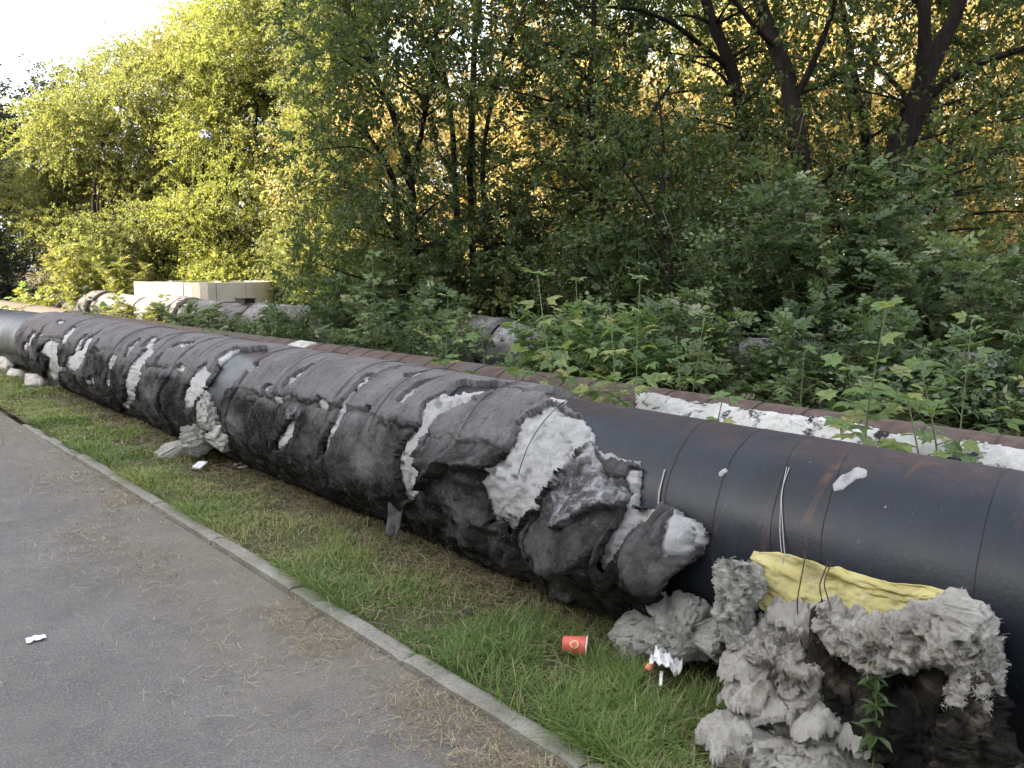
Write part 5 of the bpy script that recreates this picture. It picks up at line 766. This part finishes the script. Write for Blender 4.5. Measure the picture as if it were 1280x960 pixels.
SH = [ # label, x, y, h, rad, n, mat, size, proto, shift
 ('large blue-green shrub with feathered leaves, left of the grey rear pipe end', 5.5, 8.3, 1.45, .95, 1700, 'leaf_bush', .17, PIN, 0),
 ('low shrub spilling over the rusty pipe', 5.2, 7.1, 1.2, .65, 900, 'leaf_bush', .17, PIN, .05),
 ('shrub between rear pipe and concrete chamber', 5.5, 10.3, 1.05, .8, 1300, 'leaf_bush', .14, PIN, .12),
 ('tallest dark green shrub below the forked trunk', 7.6, 3.9, 2.5, 1.1, 2800, 'leaf_bush', .20, PIN, -.05),
 ('broad dark shrub left of the tallest one', 7.3, 4.9, 2.3, 1.0, 2500, 'leaf_bush', .19, PIN, 0),
 ('shrub with leaning stems at the right edge, above the grey pipe', 7.7, 2.4, 1.75, 1.0, 1900, 'leaf_bush', .19, PIN, .1),
 ('low silvery-leaved shrub against the plastered pipe', 5.3, 3.2, .95, .6, 1000, 'leaf_bush', .16, PIN, .26),
 ('low dark shrub right of the silvery one', 5.3, 2.45, 1.0, .6, 1000, 'leaf_bush', .16, PIN, -.02),
 ('mid-height shrub hiding the rear pipe, behind the silvery one', 5.75, 2.85, 1.35, .65, 1200, 'leaf_bush', .17, PIN, -.06),
 ('mid-height shrub hiding the rear pipe below the young thin tree', 5.75, 3.75, 1.4, .7, 1300, 'leaf_bush', .17, PIN, .02),
 ('dark shrub at the right edge just behind the plastered pipe', 5.45, 1.55, .85, .5, 700, 'leaf_bush', .16, PIN, -.05),
 ('bright green bush in the centre over the middle pipe', 5.25, 4.35, 1.25, .7, 1200, 'leaf_fresh', .17, PIN, -.14),
 ('fresh green bush left of the central one', 5.15, 5.2, 1.2, .55, 800, 'leaf_fresh', .17, PIN, -.17),
 ('dark bush under the cluster of thin stems', 7.6, 7.2, 2.1, 1.0, 2000, 'leaf_bush', .18, PIN, -.1),
 ('dark bush below the leaning thin stems', 7.5, 9.3, 2.2, 1.0, 2000, 'leaf_bush', .17, PIN, -.1),
 ('dim bush behind the central green bush', 7.4, 6.0, 2.2, .9, 2100, 'leaf_bush', .18, PIN, -.08),
 ('dark bush beside the right side of the chamber', 7.8, 12.2, 1.9, 1.2, 1800, 'leaf_dark', .15, PIN, .05),
 ('sunlit bush in front of the chamber wall', 6.9, 17.6, .75, .7, 700, 'leaf_lit', .14, PIN, 0),
 ('sunlit weed clump at the left edge', 4.6, 23.5, 1.1, .9, 700, 'leaf_yel', .16, PIN, .1),
 ('green shrub at the far right under the low branch', 8.6, 2.3, 1.75, 1.0, 1900, 'leaf_bush', .19, PIN, .15),
 ('shrub covering the grey rear pipe near the right edge', 5.75, 2.0, 1.25, .6, 1200, 'leaf_bush', .16, PIN, .04),
 ('shrub leaning over the rear pipe at the far right', 5.8, .9, 1.2, .6, 900, 'leaf_bush', .16, PIN, .1),
 ('mid-height bush hiding the rear pipe left of the young thin tree', 5.8, 4.7, 1.35, .7, 1300, 'leaf_bush', .17, PIN, .02),
 ('sunlit bush at the foot of the outermost bright tree', 6.2, 24.5, 2.2, 1.3, 1500, 'leaf_lit', .2, PIN, .1),
 ('sunlit bush left of the chamber under the bright trees', 7.0, 23.2, 2.0, 1.2, 1500, 'leaf_lit', .2, PIN, 0),
 ('sunlit yellow bush behind the chamber', 9.4, 22.8, 2.4, 1.3, 1500, 'leaf_yel', .2, PIN, -.1),
 ('half lit bush right of the chamber', 9.8, 18.6, 2.4, 1.3, 1500, 'leaf_lit', .19, PIN, -.1),
 ('dark bush by the pipe at the far left', 3.6, 30, 2.4, 1.4, 1300, 'leaf_far', .22, PIN, 0),
 ('dark bush deeper along the path at the far left', 5.5, 29.5, 2.8, 1.5, 1500, 'leaf_far', .22, PIN, 0),
 ('shrub along the rear pipe behind the large blue-green one', 5.7, 9.4, 1.45, .7, 1300, 'leaf_bush', .16, PIN, .02),
 ('small bush in front of the rear pipe left of the fresh green one', 5.75, 5.7, 1.2, .55, 900, 'leaf_bush', .16, PIN, .03),
 ('tall leafy thicket under the left-leaning trunk', 9.0, 5.6, 3.3, 1.2, 2300, 'leaf_dark', .16, PIN, .15),
 ('tall dim thicket behind the dense central tree', 8.9, 7.2, 3.2, 1.3, 2300, 'leaf_dark', .16, PIN, .1),
 ('tall dim thicket among the thin upright stems', 8.6, 9.2, 3.2, 1.3, 2300, 'leaf_dark', .16, PIN, .08),
 ('tall dim thicket behind the leaning thin stems', 8.2, 11.3, 3.0, 1.3, 2200, 'leaf_dark', .15, PIN, .12),
 ('low shrub on the rear pipe before the chamber, nearer one', 5.6, 12.2, .95, .7, 1000, 'leaf_bush', .14, PIN, .15),
 ('low shrub on the rear pipe before the chamber, farther one', 5.6, 14.6, 1.0, .8, 1000, 'leaf_bush', .14, PIN, .2),
 ('shrub over the rear pipe midway to the chamber', 5.5, 11.3, 1.15, .7, 1100, 'leaf_bush', .15, PIN, .1),
 ('sunlit low shrub over the far wrapped pipe', 5.5, 17.8, 1.05, .9, 900, 'leaf_lit', .15, PIN, .05),
 ('tangled green thicket between the forked trunk and the right edge', 9.3, 3.4, 2.1, 1.2, 2000, 'leaf_dark', .18, PIN, .2),
]
for q_, (lb, x_, y_, h_, r_, n_, m_, sz, pr_, sf) in enumerate(SH):
    if q_ % 3 == 1: pr_, sz, n_ = TRI, sz*.95, int(n_*1.25)
    shrub(lb, x_, y_, h_, r_, n_, MT[m_], sz, pr_, shift=sf, nst=max(10, n_//70))
# dense dim undergrowth that closes the wood at ground level
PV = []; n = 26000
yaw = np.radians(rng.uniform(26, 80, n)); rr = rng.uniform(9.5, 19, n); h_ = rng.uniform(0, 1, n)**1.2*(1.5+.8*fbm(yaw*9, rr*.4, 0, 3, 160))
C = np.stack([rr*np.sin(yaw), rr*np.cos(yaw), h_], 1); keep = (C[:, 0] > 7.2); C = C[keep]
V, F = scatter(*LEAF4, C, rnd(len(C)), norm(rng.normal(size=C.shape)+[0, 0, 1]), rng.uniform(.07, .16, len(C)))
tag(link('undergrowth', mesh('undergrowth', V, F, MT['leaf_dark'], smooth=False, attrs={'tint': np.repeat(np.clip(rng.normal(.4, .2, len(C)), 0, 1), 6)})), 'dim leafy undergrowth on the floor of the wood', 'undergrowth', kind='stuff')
# low weeds between the pipes
n = 7000; C = np.stack([rng.choice([3.62, 5.2, 5.6], n)+rng.normal(size=n)*.22, .3+rng.uniform(0, 1, n)**1.5*22, np.abs(rng.normal(size=n))*.22], 1); C[:, 0] = np.maximum(C[:, 0], 3.5); C = C[~((C[:, 0] > 3.85) & (C[:, 0] < 4.7))]
V, F = scatter(*TRI, C, norm(rng.normal(size=C.shape)*[1, 1, .5]+[0, 0, .3]), norm(rng.normal(size=C.shape)*.5+[0, 0, 1]), rng.uniform(.07, .15, len(C)))
tag(link('weeds', mesh('weeds', V, F, MT['leaf_bush'], smooth=False, attrs={'tint': np.repeat(np.clip(rng.normal(.45, .2, len(C)), 0, 1), len(TRI[0]))})), 'low leafy weeds growing between the pipes', 'weeds', kind='stuff')
# ------------------------------------------------------------------ saplings with leaves of their own
def lobed():
    P = [(0, 0, 0), (-.12, .10, .02), (-.36, .12, .0), (-.30, .30, .05), (-.50, .52, -.02), (-.24, .55, .06), (-.16, .74, .05), (0, 1, -.10), (.16, .74, .05), (.24, .55, .06), (.50, .52, -.02), (.30, .30, .05), (.36, .12, 0), (.12, .10, .02), (0, .45, -.02)]
    V = np.array(P); F = [[14, i_+1, i_] for i_ in range(0, 13)]+[[14, 0, 13]]
    return V, np.array(F)
def tri_leaf():
    vs, fs, n = [], [], 0
    for ang, sc, ps in ((0, .62, (0, .38, 0)), (62, .5, (0, .34, 0)), (-62, .5, (0, .34, 0))):
        a = math.radians(ang); v = np.array([[0, 0, 0], [-.22, .22, .06], [-.30, .48, .05], [-.14, .72, .03], [0, 1, -.12], [.14, .72, .03], [.30, .48, .05], [.22, .22, .06], [0, .5, -.03]])*sc
        v = np.stack([v[:, 0]*math.cos(a)+v[:, 1]*math.sin(a), -v[:, 0]*math.sin(a)+v[:, 1]*math.cos(a), v[:, 2]-.2*v[:, 1]], 1)+ps
        vs.append(v); fs.append(np.array([[8, i_+1, i_] for i_ in range(7)]+[[8, 0, 7]])+n); n += 9
    pet = np.array([[-.008, 0, 0], [.008, 0, 0], [.008, .38, 0], [-.008, .38, 0]]); vs.append(pet); fs.append(np.array([[0, 1, 2], [0, 2, 3]])+n)
    return np.concatenate(vs), np.concatenate(fs)
from mathutils import Matrix
leafm = {}
for key, fn in (('lobed', lobed), ('tri', tri_leaf)):
    for j, tv in enumerate((.15, .35, .5, .68, .9)):
        V, F = fn(); leafm[key, j] = mesh('leaf', V, F, MT['leaf_fresh'], smooth=False, attrs={'tint': np.full(len(V), tv)})
def sapling(label, e, kind, pairs, size, wts=(.15, .3, .3, .17, .08), lean=.05):
    b, t = np.array(e[:3]), np.array(e[3:]); b[2] = 0 if b[2] < .45 else b[2]-.35
    root = empty('sapling', b, label, 'sapling'); P = resample([[0, 0, 0], (t-b)*.5+rng.normal(size=3)*[.03, .03, 0], t-b], 14)
    v, f = tube(P, np.linspace(.007, .0025, 14), 6); link('stem', mesh('stem', v, f, MT['stem']), root); ht = P[-1][2]
    rot = rng.uniform(0, 3)
    for q in range(pairs):
        tt = .30+.70*q/(pairs-1); i_ = min(13, int(tt*13)); rot += 1.57+rng.normal()*.3
        nn = 2 if q < pairs-1 else 3
        for s in range(nn):
            a = rot+s*2*math.pi/nn+rng.normal()*.25; el = .55*tt-.25+rng.normal()*.2; Lb = size*(1.25-.55*tt)*rng.uniform(.8, 1.15)
            # a short side shoot carries two more leaves on the lower half
            spots = [(P[i_], a, el, Lb)]
            if tt < .75: 
                ee = P[i_]+np.array([math.cos(a), math.sin(a), .35])*size*1.0; spots = [(ee, a, el, Lb), (P[i_]*.5+ee*.5, a+1.0, el-.1, Lb*.85), (P[i_]*.5+ee*.5, a-1.0, el-.1, Lb*.85)]
                v, f = tube(np.stack([P[i_], .5*(P[i_]+ee)+[0, 0, .01], ee]), [.003, .002, .0015], 4); link('twig', mesh('twig', v, f, MT['stem']), root)
            for (p_, a_, el_, L2) in spots:
                d = np.array([math.cos(a_)*math.cos(el_), math.sin(a_)*math.cos(el_), math.sin(el_)]); nrm = np.array([-.25, -.2, 1.])+rng.normal(size=3)*.3; x = np.cross(d, nrm); x /= np.linalg.norm(x); n_ = np.cross(x, d)
                o = link('leaf', leafm[kind, int(rng.choice(5, p=wts))], root)
                o.matrix_local = Matrix([[x[0]*L2, d[0]*L2, n_[0]*L2, p_[0]], [x[1]*L2, d[1]*L2, n_[1]*L2, p_[1]], [x[2]*L2, d[2]*L2, n_[2]*L2, p_[2]], [0, 0, 0, 1]])
Q = D['SAP']
sapling('tall leafy sapling left of centre, rising between the front pipes', Q['a'], 'tri', 8, 0.189)
sapling('bushy sapling in the centre, behind the start of the bare black pipe', Q['b'], 'tri', 8, 0.195)
sapling('tall fresh sapling behind the central bushy one', Q['c'], 'tri', 8, 0.183)
sapling('short sapling with drooping leaves where the white plaster begins', Q['d'], 'tri', 4, 0.183)
sapling('bright sapling with broad lobed leaves in front of the plastered pipe', Q['e'], 'lobed', 9, 0.152, (.05, .2, .35, .3, .1))
sapling('small sapling beside the bright lobed one', Q['f'], 'lobed', 6, 0.122)
sapling('sapling with yellowing leaves in front of the grey rear pipe end', Q['g'], 'lobed', 8, 0.146, (.2, .25, .2, .15, .2))
sapling('sapling over the rusty pipe, left part, nearer the path', Q['h'], 'tri', 6, 0.183)
sapling('sapling over the rusty pipe beside the small black box', Q['i'], 'tri', 6, 0.183)
sapling('lone sapling near the far pipe bend in the sun', Q['j'], 'tri', 6, 0.207)
sapling('low yellowish sapling against the reddish pipe', Q['k'], 'lobed', 5, 0.134, (.05, .15, .2, .3, .3))
sapling('leafy sapling in the middle of the green mass', Q['l'], 'tri', 7, 0.183)
sapling('low yellow-green sapling in front of the central bush', Q['m'], 'lobed', 5, 0.134, (.05, .1, .2, .4, .25))
sapling('slender sapling right of the bright lobed one', Q['n'], 'lobed', 5, 0.122, (.1, .2, .3, .3, .1))
sapling('tall thin sapling standing above the blue-green shrub', Q['o'], 'tri', 9, 0.183, (.4, .3, .2, .1, 0))
sapling('sunlit sapling at the far left', Q['p'], 'lobed', 7, 0.244, (0, .1, .2, .4, .3))
sapling('dark leaved sapling before the silvery shrub', Q['q'], 'tri', 6, 0.171, (.4, .3, .2, .1, 0))
sapling('tall sapling by the right edge behind the plastered pipe', Q['r'], 'tri', 8, 0.171, (.3, .3, .2, .1, .1))
sapling('leafy sapling just right of the tall left-of-centre one', Q['s'], 'tri', 7, .18, (.1, .3, .3, .2, .1))
sapling('sapling with bright upper leaves, between the two tallest central ones', Q['t'], 'tri', 8, .18, (.05, .25, .35, .25, .1))
sapling('sapling right of the central green mass', Q['u'], 'tri', 7, .17, (.2, .3, .3, .15, .05))
sapling('sapling crossing the grey rear pipe end', Q['v'], 'tri', 6, .17, (.3, .3, .2, .1, .1))
sapling('low sapling with pale lower leaves at the crest of the black pipe', Q['w'], 'lobed', 5, .13, (.05, .15, .3, .3, .2))
# small weed before the tarred blanket
wx, wy = D['PTS']['weed'][:2]; weed = empty('weed_plant', (wx, wy, 0), 'small green weed with narrow leaves before the black torn blanket', 'plant')
P = resample([[0, 0, 0], [.0, -.01, .25], [-.01, .01, .50]], 12); v, f = tube(P, np.linspace(.004, .0015, 12), 5); link('stem', mesh('stem', v, f, MT['stem']), weed)
V, F = LEAF4[0]*np.array([.62, 1, 1]), np.array([[0, 3, 2], [0, 2, 1], [0, 5, 4], [0, 4, 3]]); wl = mesh('leaf', V, F, MT['leaf_fresh'], smooth=False, attrs={'tint': np.full(6, .12)})
for q in range(44):
    t = .40+.60*q/43; p_ = P[min(11, int(t*11))]; a_ = q*2.4; el_ = rng.uniform(-.5, .5); L2 = .078*(1.1-.5*t)*rng.uniform(.8, 1.2)
    d = np.array([math.cos(a_)*math.cos(el_), math.sin(a_)*math.cos(el_), math.sin(el_)]); x = np.cross(d, [0, 0, 1.]); x /= np.linalg.norm(x); n_ = np.cross(x, d); o = link('leaf', wl, weed)
    o.matrix_local = Matrix([[x[0]*L2, d[0]*L2, n_[0]*L2, p_[0]], [x[1]*L2, d[1]*L2, n_[1]*L2, p_[1]], [x[2]*L2, d[2]*L2, n_[2]*L2, p_[2]], [0, 0, 0, 1]])
# ------------------------------------------------------------------ grass, straw, pebbles
def blades(P, dirs, h, w, bend):
    """three-segment blades: 2+2+2+1 verts"""
    n = len(P); X = norm(np.cross(dirs, np.array([0, 0, 1.]))); out = []
    for t, ww in ((0, 1), (.4, .9), (.75, .6)):
        c = P+dirs*(h*bend*t**1.7)[:, None]; c[:, 2] += h*(t-.35*bend*t*t); out += [c-X*(w*ww/2)[:, None], c+X*(w*ww/2)[:, None]]
    c = P+dirs*(h*bend)[:, None]; c[:, 2] += h*(1-.35*bend); out.append(c)
    V = np.stack(out, 1).reshape(-1, 3); o = (np.arange(n)*7)[:, None]
    return V, [np.concatenate([o+[0, 1, 3, 2], o+[2, 3, 5, 4]]), o+[4, 5, 6]]
def verge_pts(n, pw=2.2):
    y_ = .6+(rng.uniform(0, 1, n)**pw)*21; x_ = 1.838+rng.uniform(0, 1, n)*1.0; return x_, y_
x_, y_ = verge_pts(185000); den = fbm(x_*2.3, y_*2.3, 0, 4, 170)
bare_ = sst(2.28, 2.52, x_+.22*fbm(x_*3, y_*3, 4, 3, 171))*sst(8, 6.2, y_)
for kx, rr_ in (('cup', .10), ('tissue', .12), ('box', .10)):
    q = D['PTS'][kx]; dq = np.array(q[:2])/np.hypot(*q[:2]); al = (x_-q[0])*dq[0]+(y_-q[1])*dq[1]; ac = np.abs((x_-q[0])*dq[1]-(y_-q[1])*dq[0]); kp = ~((ac < rr_*.75) & (al > -.17) & (al < rr_*.7)) | (rng.random(len(x_)) < .12); x_, y_, den, bare_ = x_[kp], y_[kp], den[kp], bare_[kp]
keep = rng.random(len(x_)) < np.clip(.66+1.3*den, .06, 1)*(1-.93*bare_); x_, y_ = x_[keep], y_[keep]
lush = np.clip(.5+1.2*fbm(x_*1.7, y_*1.7, 2, 3, 172), 0, 1)
P = np.stack([x_, y_, verge_z(x_, y_)-.004], 1); a = rng.uniform(0, 6.28, len(x_)); n = len(x_)
h_ = (.026+.07*lush**1.5*rng.uniform(.3, 1.6, n))*(1+.15*(y_ < 3.5)); w_ = np.maximum(.0036, .0010*y_)*rng.uniform(.6, 1.4, n)
edge_ = (x_ < 1.88)*np.where(y_ < 3.2, .25, .8); h_ = h_*(1+.5*edge_*rng.random(n)); dx_ = np.cos(a)-1.2*edge_; dl_ = np.hypot(dx_, np.sin(a)); V, F = blades(P, np.stack([dx_/dl_, np.sin(a)/dl_, 0*a], 1), h_, w_, rng.uniform(.3, 1.5, n)*(1+.5*edge_))
yel = fbm(x_*1.1, y_*1.1, 8, 3, 173)
tint = np.clip(.46+.55*yel-.12*lush+rng.normal(size=n)*.16+.10*sst(4, 10, y_), 0, 1); tint = np.where(rng.random(n) < .07, rng.uniform(.85, 1, n), tint)
tag(link('grass', mesh('grass', V, F, MT['grass'], attrs={'tint': np.repeat(tint, 7)})), 'short green grass with dry patches on the verge', 'grass', kind='stuff')
def strands(x_, y_, z_, L, w, tintlo, tinthi, zr=.012, curve=.25):
    n = len(x_); a = rng.uniform(0, 6.28, n); d = np.stack([np.cos(a), np.sin(a), 0*a], 1); s = np.stack([-np.sin(a), np.cos(a), 0*a], 1); c = np.stack([x_, y_, z_], 1); out = []
    cv = rng.normal(size=n)*curve; zz = [rng.uniform(0, zr, n) for _ in range(3)]
    for t, q in ((-.5, 0), (0, 1), (.5, 2)):
        p = c+d*(L*t)[:, None]+s*(cv*L*(t*t))[:, None]; p[:, 2] += zz[q]; out += [p-s*w[:, None]/2, p+s*w[:, None]/2]
    V = np.stack(out, 1).reshape(-1, 3); o = (np.arange(n)*6)[:, None]
    return V, np.concatenate([o+[0, 2, 3, 1], o+[2, 4, 5, 3]]), np.repeat(rng.uniform(tintlo, tinthi, n), 6)
# on the path along the kerb
N_ = 46000; y_ = .9+rng.uniform(0, 1, N_)**1.7*15; x_ = 1.76-np.abs(rng.normal(size=N_))*.33*(1+.7*fbm(y_*.8, 0, 0, 2, 180)+1.0*sst(6, 9, y_))
cl = fbm(x_*2.4, y_*1.5, 0, 4, 181); keep = (rng.random(N_) < np.clip((cl+.16)*1.5, .10, .62)) & (x_ < 1.76); x_, y_ = x_[keep], y_[keep]; n = len(x_)
V1, F1, t1 = strands(x_, y_, np.full(n, .008), rng.uniform(.012, .09, n)*rng.uniform(.5, 1.3, n), rng.uniform(.0009, .0021, n)*np.maximum(1, y_/4), 0, 1, .02)
n = 600; y_ = .8+rng.uniform(0, 1, n)**1.6*11; x_ = 1.7-rng.uniform(0, 1, n)**.8*2.6
V2, F2, t2 = strands(x_, y_, np.full(n, .008), rng.uniform(.015, .08, n), rng.uniform(.001, .002, n)*np.maximum(1, y_/4), .1, 1, .006)
V, F = join([(V1, F1), (V2, F2)]); tag(link('straw', mesh('straw', V, F, MT['straw'], attrs={'tint': np.concatenate([t1, t2])})), 'dry mown straw scattered along the path edge', 'straw', kind='stuff')
# dead stems on the verge and against the pipe
x_, y_ = verge_pts(24000); w8 = .2+.8*sst(2.2, 2.5, x_); keep = rng.random(len(x_)) < w8; x_, y_ = x_[keep], y_[keep]; n = len(x_)
V, F, t = strands(x_, y_, verge_z(x_, y_)+.01, rng.uniform(.04, .2, n), rng.uniform(.0015, .003, n)*np.maximum(1, y_/4), 0, .8, .045)
tag(link('dead_grass', mesh('dead_grass', V, F, MT['straw'], attrs={'tint': t})), 'brown dead stems lying along the foot of the pipe', 'dead grass', kind='stuff')
n = 2600; y_ = .6+rng.uniform(0, 1, n)**1.7*10; x_ = 1.74-rng.uniform(0, 1, n)*3.2; pv, pf = ICO[3]; pv = pv[:12]; 
import bmesh as _b
bm = _b.new(); _b.ops.create_icosphere(bm, subdivisions=1, radius=1); pv = np.array([v.co[:] for v in bm.verts]); pf = np.array([[v.index for v in f.verts] for f in bm.faces]); bm.free()
V, F = scatter(pv*np.array([1, 1.3, .6]), pf, np.stack([x_, y_, np.full(n, .006)], 1), norm(rng.normal(size=(n, 3))*[1, 1, .1]), np.tile([0, 0, 1.], (n, 1)), rng.uniform(.0012, .0042, n))
tag(link('grit', mesh('grit', V, F, MT['kerb'], smooth=False)), 'pale grit scattered on the asphalt', 'grit', kind='stuff')
# ------------------------------------------------------------------ litter
def lathe(prof, n=36):
    P = np.array(prof); a = np.arange(n)*2*np.pi/n; V = np.stack([P[:, 0:1]*np.cos(a), P[:, 0:1]*np.sin(a), np.broadcast_to(P[:, 1:2], (len(P), n))], -1).reshape(-1, 3)
    i_ = np.arange(len(P)-1)[:, None]*n; q = np.arange(n)[None]; q2 = (q+1) % n; return V, np.stack([i_+q, i_+q2, i_+n+q2, i_+n+q], -1).reshape(-1, 4)
pc = D['PTS']; cup = empty('paper_cup', (pc['cup'][0], pc['cup'][1], .075), 'crushed red paper cup lying on its side in the grass', 'cup')
V, F = lathe([(0, .004), (.028, .004), (.029, 0), (.031, 0), (.040, .098)]); V[:, 0] *= 1+.12*np.sin(V[:, 2]*30); o1 = link('cup_wall', mesh('cup_wall', V, F, MT['red']), cup)
V, F = lathe([(.0385, .097), (.0415, .096), (.043, .099), (.0415, .102), (.0385, .1005), (.037, .09), (.028, .006)]); link('cup_rim', mesh('cup_rim', V, F, MT['paper']), cup)
# round printed emblem: disc with ring and an inner leaf shape, following the cup wall
def on_cup(a, z, e=.0008): r_ = .031+.009*z/.098+e; return [r_*math.cos(a), r_*math.sin(a), z]
am = 0.0
def cup_patch(name, pts, e):
    V = np.array([on_cup(am+p[0]/.036, .05+p[1], e) for p in pts]); V = np.concatenate([[on_cup(am, .05, e)], V]); V[:, 0] *= 1+.12*np.sin(V[:, 2]*30)
    n = len(pts); F = np.array([[0, 1+i_, 1+(i_+1) % n] for i_ in range(n)]); return link(name, mesh(name, V, F, MT['cream' if e < .0015 else 'red']), cup)
cup_patch('emblem', [(.017*math.cos(a), .019*math.sin(a)) for a in np.linspace(0, 6.28, 25)[:-1]], .0012)
cup_patch('emblem', [(.010*math.cos(a)*(1+.3*math.cos(5*a)), .011*math.sin(a)*(1+.3*math.cos(5*a))) for a in np.linspace(0, 6.28, 31)[:-1]], .0018)
ax = np.array([.62, -.75, -.05]); ax /= np.linalg.norm(ax); cup.rotation_mode = 'QUATERNION'
zc = ax; facing = np.array([-.7, -.65, .55]); xc = facing-zc*(facing@zc); xc /= np.linalg.norm(xc); yc = np.cross(zc, xc)
cup.rotation_quaternion = Matrix([[xc[i_], yc[i_], zc[i_]] for i_ in range(3)]).to_quaternion()
# tissue and wrapper
def crumple(name, loc, sx, sy, amp, mat, seed, parent=None, n=24, rz=0, tilt=0):
    u, v = np.meshgrid(np.linspace(-1, 1, n), np.linspace(-1, 1, n), indexing='ij'); e = 1+.15*fbm(np.arctan2(v, u)*2, 0, 0, 3, seed+5)
    G = np.stack([u*sx*e, v*sy*e, amp*(ridged(u*1.3, v*1.3, 0, 3, seed)+.5*fbm(u*3, v*3, 2, 3, seed+2))+amp*.6+tilt*v*sy], -1)
    o = sheet(name, G, mat, parent, .0012); o.location = loc; o.rotation_euler = (0, 0, rz); return o
tp = pc['tissue']; tis = empty('litter_wrapper', (tp[0], tp[1], .07), 'crumpled white wrapper with an orange end in the grass', 'wrapper')
crumple('white_sheet', (.02, 0, .035), .062, .055, .045, MT['paper'], 201, tis, tilt=.3, rz=.4)
V, F = lathe([(0, -.02), (.011, -.02), (.013, .0), (.011, .02), (0, .021)], 14); o = link('orange_end', mesh('orange_end', V, F, MT['orange']), tis, (-.035, .035, .055)); o.rotation_euler = (.3, 1.2, .4)
G = np.stack(np.meshgrid(np.linspace(-.006, .006, 4), np.linspace(0, .075, 14), indexing='ij')+[np.zeros((4, 14))], -1); G[..., 2] = .04-.5*G[..., 1]+6*G[..., 1]**2*.5
o = sheet('paper_tail', G, MT['paper'], tis, .001); o.location = (-.01, .0, .0); o.rotation_euler = (0, 0, 2.2)
bp = pc['box']; cb = empty('paper_packet', (bp[0], bp[1], .06), 'flattened white packet lying in the grass near the wool pile', 'packet')
V, F = box(-.035, .035, -.06, .06, 0, .016); o = bevel(link('carton', mesh('carton', V, F, MT['paper'], smooth=False), cb), .003); V, F = box(-.028, .028, .0605, .085, .004, .007); link('flap', mesh('flap', V, F, MT['paper'], smooth=False), cb); cb.rotation_euler = (.15, .1, -.8)
for nm, kx, lb in (('paper_scrap', 'bit1', 'left white scrap on the bare soil at the foot of the pipe'), ('paper_scrap', 'bit2', 'right white scrap on the bare soil at the foot of the pipe')):
    q = pc[kx]; tag(crumple(nm, (q[0]-.12, q[1], .05), .03, .022, .012, MT['paper'], 210+len(kx)+int(kx[-1])), lb, 'scrap')
q = pc['white']; tag(crumple('dry_leaf', (q[0], q[1], .004), .038, .026, .006, MT['paper'], 231, n=18), 'pale flattened scrap lying alone on the asphalt', 'scrap')
bgp = D['BAG']; bag = tag(crumple('plastic_bag', tuple(bgp), .15, .10, .12, MT['foil'], 241, n=30), 'torn pale plastic bag caught high in a sunlit tree', 'bag'); bag.rotation_euler = (1.1, .3, -.6)
bx = D['BOXP3']; jb = empty('junction_box', (bx[0]-.05, bx[1], .98), 'small black box on the rear pipe by the chamber', 'box')
V, F = box(-.10, .10, -.20, .20, 0, .07); bevel(link('box_body', mesh('box_body', V, F, MT['wire'], smooth=False), jb), .012); V, F = box(-.12, .12, -.22, .22, .072, .09); bevel(link('box_lid', mesh('box_lid', V, F, MT['wire'], smooth=False), jb), .008)
strand([(0, .2, .02), (-.25, .5, .0), (-.45, .9, -.25)], .012, 'cable', jb, MT['wire'])
# ------------------------------------------------------------------ unseen block added across the path to cast the evening shade
blk = empty('shade_block', (-22, 27.0, 0), 'unseen apartment block added across the path to shade the foreground', 'building')
ang = math.atan2(SUN_DIR[0], SUN_DIR[1]); blk.rotation_euler = (0, 0, 0)
Lb, Hb, Wb = 66, 19, 12
V, F = box(-Wb, 0, -Lb, 0, -.1, Hb); link('wall', mesh('wall', V, F, MT['facade'], smooth=False), blk)
V, F = box(-Wb-.4, .4, -Lb-.4, .4, Hb+.003, Hb+.35); link('roof', mesh('roof', V, F, MT['kerb'], smooth=False), blk)
wf_v, wf_f = join([box(0, .05, -.75, .75, 0, .08), box(0, .05, -.75, .75, 1.32, 1.4), box(0, .05, -.75, -.67, .083, 1.317), box(0, .05, .67, .75, .083, 1.317), box(0, .04, -.03, .03, .083, 1.317)])
wfm = mesh('window', wf_v, wf_f, MT['paper'], smooth=False); pv, pf = box(.004, .012, -.67, .67, .083, 1.317); pm = mesh('pane', pv, pf, MT['glass'], smooth=False)
for fl in range(5):
    for q in range(20):
        o = link('window', wfm, blk, (.003, -2.2-q*3, 1.3+fl*3.2)); link('pane', pm, o)

def copy_children(o, c):
    for ch in o.children:
        d = ch.copy(); COL.objects.link(d); d.parent = c
        for g in ch.children:
            e = g.copy(); COL.objects.link(e); e.parent = d
blk2 = blk.copy(); COL.objects.link(blk2); blk2.location = (-22, 41+66, 0); blk2['label'] = 'second unseen block added farther up the path to shade the trees'; copy_children(blk, blk2)  # second block added out of view to shade the dark trees at left
